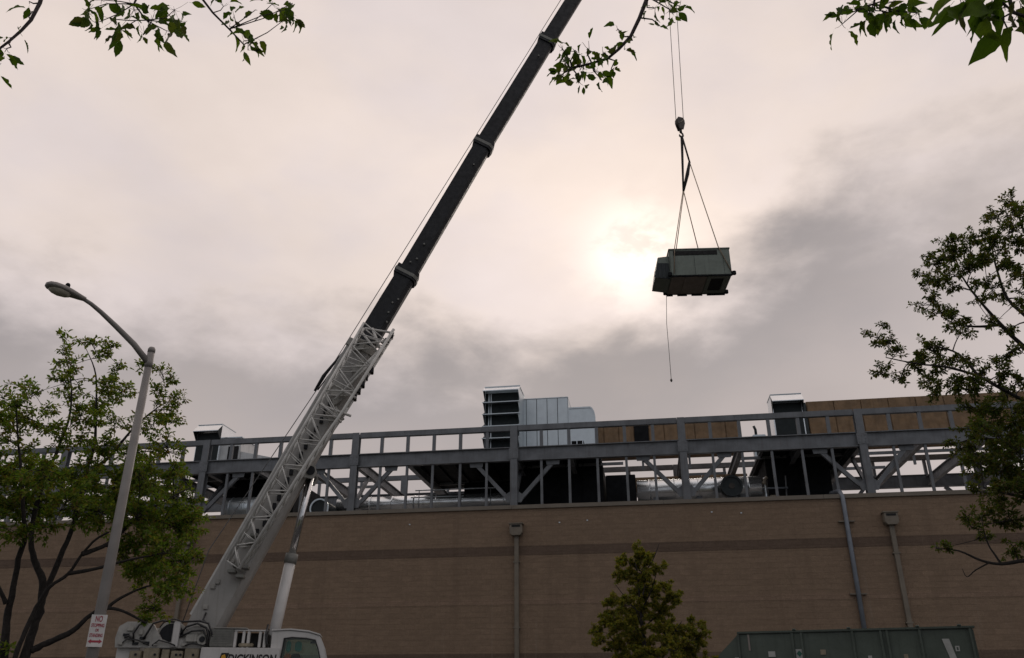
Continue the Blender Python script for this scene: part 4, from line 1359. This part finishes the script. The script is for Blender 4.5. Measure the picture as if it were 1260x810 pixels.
def leaf_mesh(name, P, D, N_, size, material, parent, wr=0.55):
    """many small folded leaves: P base points, D directions, N_ normals (numpy)"""
    n = len(P)
    D = D / np.linalg.norm(D, axis=1, keepdims=True)
    S = np.cross(D, N_)
    S /= np.maximum(np.linalg.norm(S, axis=1, keepdims=True), 1e-6)
    N2 = np.cross(S, D)
    L_ = size[:, None]
    v = np.empty((n, 6, 3))
    W_ = L_ * wr * 0.5
    v[:, 0] = P
    v[:, 1] = P + D * L_ * 0.30 + S * W_ * 0.85 + N2 * L_ * 0.10
    v[:, 2] = P + D * L_ * 0.62 + S * W_ * 0.75 + N2 * L_ * 0.04
    v[:, 3] = P + D * L_ - N2 * L_ * 0.12
    v[:, 4] = P + D * L_ * 0.62 - S * W_ * 0.75 + N2 * L_ * 0.04
    v[:, 5] = P + D * L_ * 0.30 - S * W_ * 0.85 + N2 * L_ * 0.10
    me = bpy.data.meshes.new(name)
    me.vertices.add(n * 6)
    me.vertices.foreach_set('co', v.reshape(-1))
    me.loops.add(n * 8)
    me.polygons.add(n * 2)
    base_i = (np.arange(n) * 6)[:, None]
    li = np.concatenate([base_i + np.array([0, 1, 2, 3]), base_i + np.array([0, 3, 4, 5])], axis=1)
    me.loops.foreach_set('vertex_index', li.reshape(-1).astype(np.int32))
    me.polygons.foreach_set('loop_start', (np.arange(n * 2) * 4).astype(np.int32))
    me.update(calc_edges=True)
    me.validate()
    me.materials.append(M[material])
    o = bpy.data.objects.new(name, me)
    COL.objects.link(o)
    o.parent = parent
    return o


def bow(a, b, k=0.12, n=5):
    a, b = Vector(a), Vector(b)
    L_ = (b - a).length
    off = Vector((random.uniform(-1, 1), random.uniform(-1, 1), random.uniform(-.2, 1))) * L_ * k
    return [a.lerp(b, i / (n - 1)) + off * math.sin(math.pi * i / (n - 1)) for i in range(n)]


def make_tree(root, limbs, clumps, leaf, dens, leafmat, ppm, barkmat='bark', twig_r=0.006, flat=0.8, tw_n=8):
    """limbs: list of (points, r0, r1, name) local; clumps: list of (center local Vector, radius m)"""
    lp = []
    for pts, r0, r1, nm in limbs:
        n = len(pts)
        # subdivide and roughen
        fine, rr = [], []
        for i in range(n - 1):
            for k in range(4):
                f = (i + k / 4) / (n - 1)
                p0, p1, p2, p3 = pts[max(i - 1, 0)], pts[i], pts[i + 1], pts[min(i + 2, n - 1)]
                t = k / 4
                q = 0.5 * ((2 * p1) + (p2 - p0) * t + (2 * p0 - 5 * p1 + 4 * p2 - p3) * t * t + (3 * p1 - p0 - 3 * p2 + p3) * t ** 3)
                r_ = r0 + (r1 - r0) * f
                fine.append(q + Vector((random.gauss(0, 1), random.gauss(0, 1), 0)) * r_ * 0.12)
                rr.append(r_ * random.uniform(0.93, 1.07))
        fine.append(pts[-1])
        rr.append(r1)
        MB().tube(fine, rr, 9).build(nm, barkmat, root)
        lp += [(q, r_) for q, r_ in zip(fine, rr)]
    LPn = np.array([tuple(q) for q, _ in lp])
    LRn = np.array([r_ for _, r_ in lp])
    tw = MB()
    P, D, N_, Sz = [], [], [], []
    order = sorted(clumps, key=lambda c: min((c[0] - q).length for q, _ in lp))
    for c, r in order:
        dv = LPn - np.array(tuple(c))
        cost = np.linalg.norm(dv, axis=1) + np.maximum(dv[:, 2], 0) * 1.2
        i = int(np.argmin(cost))
        a = Vector(LPn[i])
        rb = min(LRn[i] * 0.7, 0.008 + 0.014 * (c - a).length)
        pts = bow(a, c, 0.10, 6)
        tw.tube(pts, [rb + (twig_r - rb) * k / 5 for k in range(6)], 5, False)
        LPn = np.vstack([LPn, np.array([tuple(q) for q in pts[2:]])])
        LRn = np.concatenate([LRn, np.linspace(rb * 0.8, twig_r, len(pts[2:]))])
        nt = max(4, int(tw_n * (r * ppm / 18)))
        nl = int(dens * r * r / (leaf * leaf))
        per = max(4, nl // nt)
        for _ in range(nt):
            v = Vector((random.gauss(0, 1), random.gauss(0, 1), random.gauss(0.15, 1))).normalized() * r * random.uniform(0.5, 1.3)
            v.z *= flat
            st = Vector(random.choice(pts[3:]))
            en = c + v
            tp = bow(st, en, 0.15, 4)
            tw.tube(tp, [twig_r, twig_r * .8, twig_r * .6, twig_r * .35], 4, False)
            ax_ = (en - st)
            for _k in range(per):
                f = random.uniform(0.25, 1.05) ** 0.8
                seg_i = min(int(f * 3), 2)
                p = Vector(tp[seg_i]).lerp(Vector(tp[seg_i + 1]), f * 3 - seg_i)
                d = Vector((random.gauss(0, 1), random.gauss(0, 1), random.gauss(-0.15, 0.8))) + ax_.normalized() * 0.7
                p = p + d.normalized() * leaf * random.uniform(0.1, 0.7)
                P.append(tuple(p))
                D.append(tuple(d))
                N_.append((random.gauss(0, .7), random.gauss(0, .7), 1.0))
                Sz.append(leaf * random.uniform(0.6, 1.3))
    tws = tw.build('twigs', barkmat, root)
    tws['kind'] = 'stuff'
    cr = leaf_mesh('crown', np.array(P), np.array(D), np.array(N_), np.array(Sz), leafmat, root)
    cr['kind'] = 'stuff'
    return len(P)


def rel(root, pts, dist, dd=None):
    out = []
    for i, q in enumerate(pts):
        d = dist + (dd[i] if dd else 0)
        out.append(at(q[0], q[1], d) - root.location)
    return out


# --- left tree
LD = 15.6
b0 = at(24, 812, LD)
lt = thing('leafy_tree', 'broad leafy green tree with several dark stems behind the street lamp', 'tree', (b0.x, b0.y, 0.1))
vz = lambda z, dx=0.0, dy_=0.0: Vector((dx, dy_, z))
lo_ = lt.location
fork = vz(1.3)


def stem(pxs, r0, r1, dd, start=None, nm='limb'):
    pts = rel(lt, pxs, LD, dd)
    if start is not None:
        pts = [start] + pts
    return (pts, r0, r1, nm)


limbs = [([vz(-0.1), vz(0.7, .02), vz(1.35, .0)], 0.21, 0.17, 'trunk'),
         stem([(31, 808), (44, 766), (50, 741), (52, 713), (42, 688), (38, 660), (45, 620), (58, 585), (69, 558), (84, 518), (88, 480), (82, 440)], 0.078, 0.009, [0, 0, 0, 0, .1, .2, .3, .3, .3, .2, .1, 0], vz(1.2, .05)),
         stem([(6, 808), (8, 766), (15, 734), (23, 688), (31, 660), (28, 620), (27, 588), (22, 538), (20, 500)], 0.070, 0.009, [.1, .1, 0, -.1, -.2, -.3, -.4, -.4, -.5], vz(1.2, -.08)),
         stem([(19, 808), (30, 780), (44, 748), (62, 722), (84, 706), (101, 682), (118, 664), (134, 655)], 0.042, 0.015, [-.2, -.2, -.2, -.3, -.4, -.5, -.6, -.7], vz(1.3, 0, -.05)),
         stem([(50, 741), (72, 690), (92, 640), (106, 583), (116, 548), (118, 506), (118, 462), (109, 436)], 0.050, 0.008, [0, .2, .4, .5, .5, .5, .4, .3]),
         stem([(92, 640), (109, 588), (138, 558), (168, 523), (196, 500)], 0.045, 0.010, [.4, .4, .2, .1, 0]),
         stem([(38, 801), (59, 791), (90, 776), (111, 757), (130, 749), (151, 752), (180, 767)], 0.055, 0.015, [0, -.1, -.3, -.4, -.5, -.6, -.7]),
         stem([(101, 682), (135, 668), (165, 640), (205, 615), (235, 600)], 0.04, 0.010, [-.5, -.4, -.3, -.2, -.1]),
         stem([(84, 706), (118, 700), (155, 690), (205, 680)], 0.035, 0.010, [-.4, -.6, -.8, -.9]),
         stem([(130, 749), (150, 735), (180, 722), (215, 715)], 0.03, 0.008, [-.5, -.5, -.5, -.5]),
         stem([(8, 743), (0, 726), (-20, 690), (-50, 640)], 0.04, 0.01, [0, 0, 0, 0])]
cl_l = [(75, 413, 7), (77, 432, 9), (85, 447, 14), (91, 467, 19), (81, 486, 13), (95, 417, 7), (113, 424, 12), (137, 427, 10), (133, 438, 12), (148, 454, 11), (136, 474, 20),
        (118, 491, 20), (155, 482, 15), (173, 449, 10), (197, 454, 9), (212, 463, 10), (192, 476, 12), (220, 491, 12), (202, 504, 17), (210, 521, 14), (188, 523, 21), (202, 545, 15),
        (22, 474, 10), (38, 474, 9), (50, 481, 8), (4, 491, 13), (20, 499, 17), (35, 514, 20), (53, 504, 12), (15, 520, 21), (57, 525, 15), (7, 540, 17), (74, 540, 18), (99, 511, 20),
        (116, 514, 16), (138, 520, 15), (99, 540, 20), (118, 552, 18), (140, 550, 14), (160, 560, 18), (30, 555, 20), (178, 556, 20),
        (15, 582, 28), (55, 590, 26), (100, 590, 32), (140, 598, 34), (178, 590, 32), (212, 580, 20), (222, 556, 11), (226, 590, 15), (238, 612, 14), (236, 642, 18), (222, 650, 25), (200, 640, 30), (168, 636, 30), (130, 632, 30),
        (90, 625, 26), (50, 625, 26), (10, 625, 28), (200, 682, 30), (222, 690, 22), (178, 700, 26), (210, 722, 24), (192, 745, 20), (186, 762, 12), (160, 682, 22), (243, 684, 10), (238, 660, 14), (150, 655, 20), (176, 668, 22),
        (218, 615, 18), (205, 600, 20), (-25, 520, 25), (-40, 580, 35), (-40, 640, 35), (-20, 600, 30), (-60, 560, 30), (60, 650, 16), (15, 655, 18), (-5, 790, 14), (5, 800, 10)]
cls = []
for (x, y, r_) in cl_l:
    dpt = random.uniform(-0.9, 0.9)
    cls.append((at(x, y, LD + dpt) - lo_, r_ / 63.0))
    if r_ > 22:
        cls.append((at(x + random.uniform(-12, 12), y + random.uniform(-12, 12), LD + random.uniform(-1.8, 1.8)) - lo_, r_ / 63.0 * 0.85))
make_tree(lt, limbs, cls, 0.068, 19.0, 'leaf_maple', 63, tw_n=12)

# --- right tree
RD = 14.0
b0 = at(1345, 700, RD)
rt = thing('dark_tree', 'dark airy tree reaching in from the right edge over the roofline', 'tree', (b0.x, b0.y, 0.1))
ro = rt.location


def rstem(pxs, r0, r1, dd=None, nm='limb', start=None):
    pts = rel(rt, pxs, RD, dd)
    return ((([start] if start is not None else []) + pts), r0, r1, nm)


tr_top = rel(rt, [(1345, 700), (1342, 620), (1335, 540), (1322, 470)], RD)
limbs = [([vz(-0.1), vz(1.0, .02), vz(2.2)] + tr_top, 0.20, 0.10, 'trunk'),
         rstem([(1322, 470), (1290, 445), (1260, 427), (1232, 400), (1212, 378), (1190, 350), (1172, 318)], 0.050, 0.008, [0, 0, 0, -.1, -.2, -.3, -.4]),
         rstem([(1322, 470), (1300, 420), (1270, 395), (1240, 368), (1226, 330), (1220, 300)], 0.046, 0.008, [0, .2, .3, .4, .4, .5]),
         rstem([(1322, 470), (1310, 400), (1285, 340), (1262, 290), (1250, 255)], 0.055, 0.010, [0, 0, .1, .1, .1]),
         rstem([(1335, 540), (1290, 510), (1250, 488), (1205, 464), (1165, 452), (1130, 448), (1090, 440)], 0.040, 0.007, [0, -.2, -.3, -.4, -.5, -.6, -.7]),
         rstem([(1205, 464), (1180, 436), (1150, 426)], 0.025, 0.008, [-.4, -.4, -.5]),
         rstem([(1232, 400), (1205, 402), (1180, 400), (1158, 390)], 0.025, 0.007, [-.1, -.1, -.2, -.3]),
         rstem([(1340, 600), (1300, 560), (1250, 545), (1205, 540), (1180, 545)], 0.05, 0.010, [0, .1, .2, .3, .3]),
         rstem([(1342, 640), (1300, 620), (1250, 610), (1210, 600)], 0.05, 0.010, [0, -.2, -.3, -.4]),
         rstem([(1345, 710), (1300, 692), (1262, 690), (1232, 694), (1208, 690), (1180, 678), (1152, 675)], 0.04, 0.006, [0, -.3, -.4, -.4, -.4, -.5, -.5]),
         rstem([(1232, 694), (1215, 668), (1208, 640)], 0.016, 0.006, [-.4, -.4, -.4]),
         rstem([(1218, 692), (1200, 702), (1190, 710), (1184, 700)], 0.012, 0.004, [-.4, -.4, -.4, -.4])]
cl_r = [(1245, 247, 12), (1253, 258, 13), (1230, 264, 10), (1216, 269, 7), (1247, 280, 14), (1194, 288, 9), (1212, 288, 11), (1166, 299, 12), (1142, 312, 9), (1179, 302, 10), (1150, 327, 14), (1132, 336, 8),
        (1164, 318, 13), (1194, 309, 15), (1224, 303, 15), (1247, 303, 14), (1159, 342, 14), (1135, 353, 8), (1188, 330, 15), (1212, 321, 12), (1150, 365, 11), (1129, 377, 7), (1173, 353, 11), (1215, 347, 11), (1241, 318, 12),
        (1167, 392, 12), (1153, 386, 9), (1185, 398, 12), (1182, 411, 7), (1218, 396, 9), (1241, 410, 9), (1232, 362, 11), (1253, 338, 13), (1256, 370, 10), (1200, 368, 8),
        (1090, 398, 8), (1072, 413, 9), (1093, 416, 10), (1081, 427, 10), (1108, 430, 12), (1138, 424, 10), (1150, 433, 13), (1129, 442, 13), (1087, 454, 9), (1170, 448, 11), (1194, 442, 9), (1232, 442, 11), (1250, 430, 9),
        (1082, 459, 10), (1109, 466, 12), (1126, 456, 11), (1150, 461, 14), (1150, 482, 12), (1178, 475, 15), (1196, 485, 16), (1213, 461, 12), (1240, 461, 12), (1256, 470, 10), (1220, 509, 20), (1247, 509, 20), (1203, 530, 19), (1234, 540, 26),
        (1169, 545, 8), (1182, 552, 11), (1196, 554, 15), (1206, 571, 20), (1234, 571, 26), (1254, 556, 20), (1206, 606, 16), (1237, 606, 24), (1192, 634, 9), (1213, 634, 16), (1244, 641, 20), (1196, 651, 9), (1171, 675, 9), (1153, 676, 5), (1213, 661, 10), (1247, 672, 13),
        (1256, 600, 22), (1180, 502, 10), (1230, 488, 12), (1275, 300, 25), (1280, 360, 30), (1285, 250, 20), (1285, 440, 25), (1290, 520, 35), (1290, 600, 35), (1320, 340, 40), (1330, 420, 40), (1370, 480, 45), (1380, 560, 45), (1300, 660, 25)]
cls = []
for (x, y, r_) in cl_r:
    cls.append((at(x, y, RD + random.uniform(-0.8, 0.8)) - ro, r_ / 70.0))
    if 1120 < x < 1262 and y < 490:
        cls.append((at(x + random.uniform(-13, 13), y + random.uniform(-11, 11), RD + random.uniform(-1, 1)) - ro, r_ / 70.0 * 0.8))
    if r_ > 18 and x < 1240:
        cls.append((at(x + random.uniform(-8, 8), y + random.uniform(-8, 8), RD + random.uniform(-1.4, 1.4)) - ro, r_ / 70.0 * 0.8))
make_tree(rt, limbs, cls, 0.052, 20.0, 'leaf_right', 70, tw_n=11)

# --- small pear tree in front of the wall
SD = 20.0
b0 = at(797, 812, SD)
pt_ = thing('young_tree', 'small yellow-green conical tree in front of the brown wall', 'tree', (b0.x, b0.y, 0.0))
so = pt_.location
tz = at(788, 676, SD).z
limbs = [([vz(-0.05), vz(1.0, .02), vz(2.0, -.03), vz(3.2, -.08), vz(4.2, -.12), vz(tz - .15, -.16)], 0.075, 0.008, 'trunk')]
for k in range(14):
    z0 = 1.3 + k * 0.22
    a = k * 2.4
    rr_ = 1.15 * (1 - (z0 - 1.2) / 4.2) + 0.15
    limbs.append(([vz(z0, -.03), vz(z0 + .35, rr_ * .5 * math.cos(a), rr_ * .5 * math.sin(a)), vz(z0 + .75, rr_ * .9 * math.cos(a), rr_ * .9 * math.sin(a))], 0.02, 0.006, 'limb'))
cl_s = [(785, 671, 6), (789, 683, 12), (766, 693, 10), (763, 704, 11), (814, 699, 8), (800, 690, 8), (789, 702, 17), (782, 718, 14), (823, 718, 8), (836, 734, 8), (801, 728, 20), (823, 737, 13), (750, 740, 10), (766, 747, 15),
        (789, 753, 18), (814, 756, 18), (747, 763, 12), (735, 775, 9), (757, 772, 17), (782, 779, 20), (814, 779, 20), (836, 775, 13), (855, 770, 11), (870, 774, 7), (858, 788, 13), (763, 798, 18), (738, 788, 9), (789, 801, 22), (830, 798, 18),
        (846, 801, 14), (800, 812, 22), (760, 825, 22), (840, 830, 22), (800, 840, 26), (740, 830, 16), (870, 815, 10), (770, 860, 24), (820, 865, 24)]
cls = []
for (x, y, r_) in cl_s:
    wd = 0.35 + 0.9 * min(1, max(0, (y - 670) / 130))
    for s in range(2):
        cls.append((at(x + random.uniform(-3, 3), y + random.uniform(-3, 3), SD + random.uniform(-wd, wd)) - so, r_ / 50.0 * 0.95))
make_tree(pt_, limbs, cls, 0.052, 40.0, 'leaf_pear', 50, tw_n=11)

# --- near tree whose branches hang into the top of the view
nt_ = thing('overhanging_tree', 'near tree whose leafy branch tips hang into the top of the view', 'tree', (1.4, -2.6, 0.1))
no = nt_.location
MB().tube([(0, 0, -0.1), (0.02, 0, 1.2), (-0.03, 0.05, 2.6), (-0.1, 0.15, 4.2), (-0.1, 0.3, 6.0)], [0.22, 0.18, 0.16, 0.13, 0.08], 14).build('trunk', 'bark_near', nt_)


def leaf_variant(k, wr, curl, fold):
    n = 11
    vs = [(0, 0, 0)]
    mid, lf, rg_ = [], [], []
    prof = [0.0, 0.45, 0.76, 0.94, 1.0, 0.97, 0.86, 0.68, 0.46, 0.20, 0.0]
    for i in range(n):
        t = i / (n - 1)
        zz = -curl * t * t
        mid.append((0.04 * math.sin(t * 3 + k), t, zz))
        w_ = prof[i] * wr / 2 * (1.0 + 0.05 * math.sin(i * 2.6 + k))
        wave = 0.05 * math.sin(i * 1.7 + k * 2)
        lf.append((mid[-1][0] - w_, t + 0.015 * (i % 2), zz + fold * w_ + wave))
        rg_.append((mid[-1][0] + w_, t + 0.015 * (i % 2), zz + fold * w_ - wave))
    vs = mid + lf[1:-1] + rg_[1:-1]
    L0, R0 = n, n + n - 2
    fs = [(0, 1, L0), (0, R0, 1)]
    for i in range(1, n - 2):
        fs += [(i, i + 1, L0 + i, L0 + i - 1), (i, R0 + i - 1, R0 + i, i + 1)]
    fs += [(n - 2, n - 1, L0 + n - 3), (n - 2, R0 + n - 3, n - 1)]
    vs += [(0.008, -0.18, 0.03), (-0.008, -0.18, 0.03), (0.008, 0, 0), (-0.008, 0, 0)]
    q = len(vs) - 4
    fs += [(q, q + 1, q + 3, q + 2)]
    me = bpy.data.meshes.new('leaf')
    me.from_pydata(vs, [], fs)
    for p in me.polygons:
        p.use_smooth = True
    me.materials.append(M['leaf_near'])
    return me


LEAVES = [leaf_variant(0, 0.60, 0.22, 0.35), leaf_variant(1, 0.52, 0.45, 0.55), leaf_variant(2, 0.46, -0.25, 0.8), leaf_variant(3, 0.66, 0.30, 0.25), leaf_variant(4, 0.38, 0.60, 1.0), leaf_variant(5, 0.50, 0.75, 0.4)]


def hang_branch(label, poly, dist, r0, r1, start, leaves, size, seed):
    rs = random.Random(seed)
    tipp = [at(x, y, dist + dd) - no for x, y, dd in poly]
    pts = [Vector(start), Vector(start).lerp(tipp[0], 0.5) + Vector((0, 0, 0.35))] + tipp
    n = len(pts)
    br = MB()
    br.tube(pts, [r0 * 2.2, r0 * 1.5] + [r0 + (r1 - r0) * i / max(1, len(tipp) - 1) for i in range(len(tipp))], 10)
    spots = []
    for (x, y, rad, cnt) in leaves:
        c = at(x, y, dist) - no
        i = min(range(len(tipp)), key=lambda j: (tipp[j] - c).length)
        ppm = FPX / (dist * 1.35)
        if (tipp[i] - c).length > 0.03:
            mid = tipp[i].lerp(c, 0.5) + Vector((rs.uniform(-1, 1), rs.uniform(-1, 1), rs.uniform(-.5, .5))) * 0.03
            br.tube([tipp[i], mid, c], [r1 * .9, r1 * .7, r1 * .5], 5)
        for _ in range(cnt):
            v = Vector((rs.gauss(0, .42), rs.gauss(0, .5), rs.gauss(0, .42))) * rad / ppm
            p = c + v
            spots.append((p, c, v))
            br.tube([c, c + v * 0.5 + Vector((0, 0, -.006)), p], [r1 * .32, r1 * .26, r1 * .2], 4, False)
    b = br.build('branch', 'bark_near', nt_)
    b['label'] = label
    for p, c, v in spots:
        lf = bpy.data.objects.new('leaf', rs.choice(LEAVES))
        COL.objects.link(lf)
        lf.parent = b
        s = size * rs.uniform(0.65, 1.25)
        d = (v.normalized() if v.length > 1e-4 else Vector((1, 0, 0))) * 0.8 + Vector((rs.gauss(0, .6), rs.gauss(0, .6), -0.55))
        q = d.to_track_quat('Y', 'Z').to_euler()
        mtx = q.to_matrix() @ Matrix.Rotation(rs.uniform(-1.6, 1.6), 3, 'Y')
        lf.rotation_euler = mtx.to_euler()
        lf.scale = (s, s, s)
        lf.location = p + d.normalized() * s * 0.25
    return len(spots)


tr = (-0.1, 0.3, 5.4)
cnt = 0
cnt += hang_branch('thin sparse branch at the upper left corner', [(70, -70, .2), (49, 4, 0), (38, 25, 0), (26, 38, 0), (10, 52, 0), (-14, 70, 0)], 3.9, 0.011, 0.005, tr,
                   [(40, 14, 4, 1), (22, 33, 5, 2), (14, 46, 5, 2), (8, 60, 7, 3), (2, 66, 6, 3), (-4, 84, 6, 2), (36, 2, 4, 1)], 0.072, 3)
cnt += hang_branch('dense leaf spray left of the top centre-left gap', [(190, -60, .2), (176, -20, 0), (165, 5, 0), (180, 25, 0)], 4.0, 0.009, 0.004, tr,
                   [(108, 12, 10, 6), (120, 28, 10, 6), (140, 24, 14, 8), (165, 12, 18, 12), (185, 30, 15, 9), (178, 42, 8, 4), (205, 38, 9, 5), (215, 12, 13, 8), (222, 26, 9, 4), (125, 0, 10, 5), (150, 36, 8, 4)], 0.080, 4)
cnt += hang_branch('leafy twig tip right of the dense spray', [(240, -60, .2), (246, -5, 0), (262, 16, 0), (282, 36, 0), (300, 55, 0)], 4.0, 0.008, 0.004, tr,
                   [(275, 8, 10, 5), (282, 32, 9, 5), (300, 50, 12, 9), (305, 62, 5, 3), (288, 20, 8, 4), (315, 12, 5, 2), (335, 5, 9, 6), (352, 12, 12, 9), (360, 4, 9, 5), (348, 26, 5, 2)], 0.078, 5)
cnt += hang_branch('longest hanging branch with a leafy end beside the crane boom', [(812, -60, .1), (797, -4, 0), (787, 22, 0), (776, 45, 0), (762, 60, 0), (748, 72, 0), (728, 78, 0), (704, 84, 0)], 3.8, 0.014, 0.006, tr,
                   [(692, 60, 8, 6), (692, 72, 6, 3), (708, 62, 10, 7), (725, 62, 11, 9), (742, 68, 10, 7), (700, 88, 10, 8), (690, 93, 8, 6), (716, 82, 11, 9), (732, 88, 9, 6), (712, 100, 9, 5), (740, 98, 6, 3), (752, 85, 6, 4), (760, 36, 6, 4), (775, 50, 5, 3), (768, 60, 5, 3), (806, 10, 10, 7), (824, 12, 11, 9), (836, 8, 6, 3), (810, 30, 4, 2), (815, 0, 8, 4)], 0.066, 6)
cnt += hang_branch('dark leaf spray right of top centre', [(1090, -60, .2), (1080, -15, 0), (1075, 5, 0)], 3.9, 0.010, 0.005, tr,
                   [(1034, 12, 8, 4), (1036, 30, 8, 4), (1052, 12, 9, 5), (1070, 12, 12, 8), (1090, 14, 13, 9), (1108, 12, 10, 6), (1112, 22, 7, 3), (1128, 16, 9, 5), (1076, 2, 12, 6), (1100, 2, 12, 6), (1125, 0, 8, 3)], 0.084, 8)
cnt += hang_branch('large bright green leaves in the upper right corner', [(1290, -60, .1), (1240, -10, 0), (1246, 15, 0), (1275, 26, 0)], 2.3, 0.008, 0.004, tr,
                   [(1180, -4, 10, 4), (1196, -6, 11, 5), (1206, 0, 9, 4), (1236, 8, 8, 4), (1248, 24, 8, 4), (1241, 38, 4, 2), (1256, 6, 8, 4), (1225, -10, 8, 3)], 0.092, 9)
# upper crown of the near tree, above the view
P, D, N_, Sz = [], [], [], []
for _ in range(6000):
    v = np.array([random.gauss(0, 2.0), random.gauss(-0.8, 1.6), 7.6 + abs(random.gauss(0, 0.9))])
    if v[1] + no.y > 0.4:
        v[1] = -0.5 - no.y * 0
    P.append(v)
    D.append((random.gauss(0, 1), random.gauss(0, 1), random.gauss(-.4, .6)))
    N_.append((random.gauss(0, .6), random.gauss(0, .6), 1))
    Sz.append(random.uniform(.05, .1))
cr = leaf_mesh('crown', np.array(P), np.array(D), np.array(N_), np.array(Sz), 'leaf_near', nt_)
cr['kind'] = 'stuff'
print('near leaves', cnt)
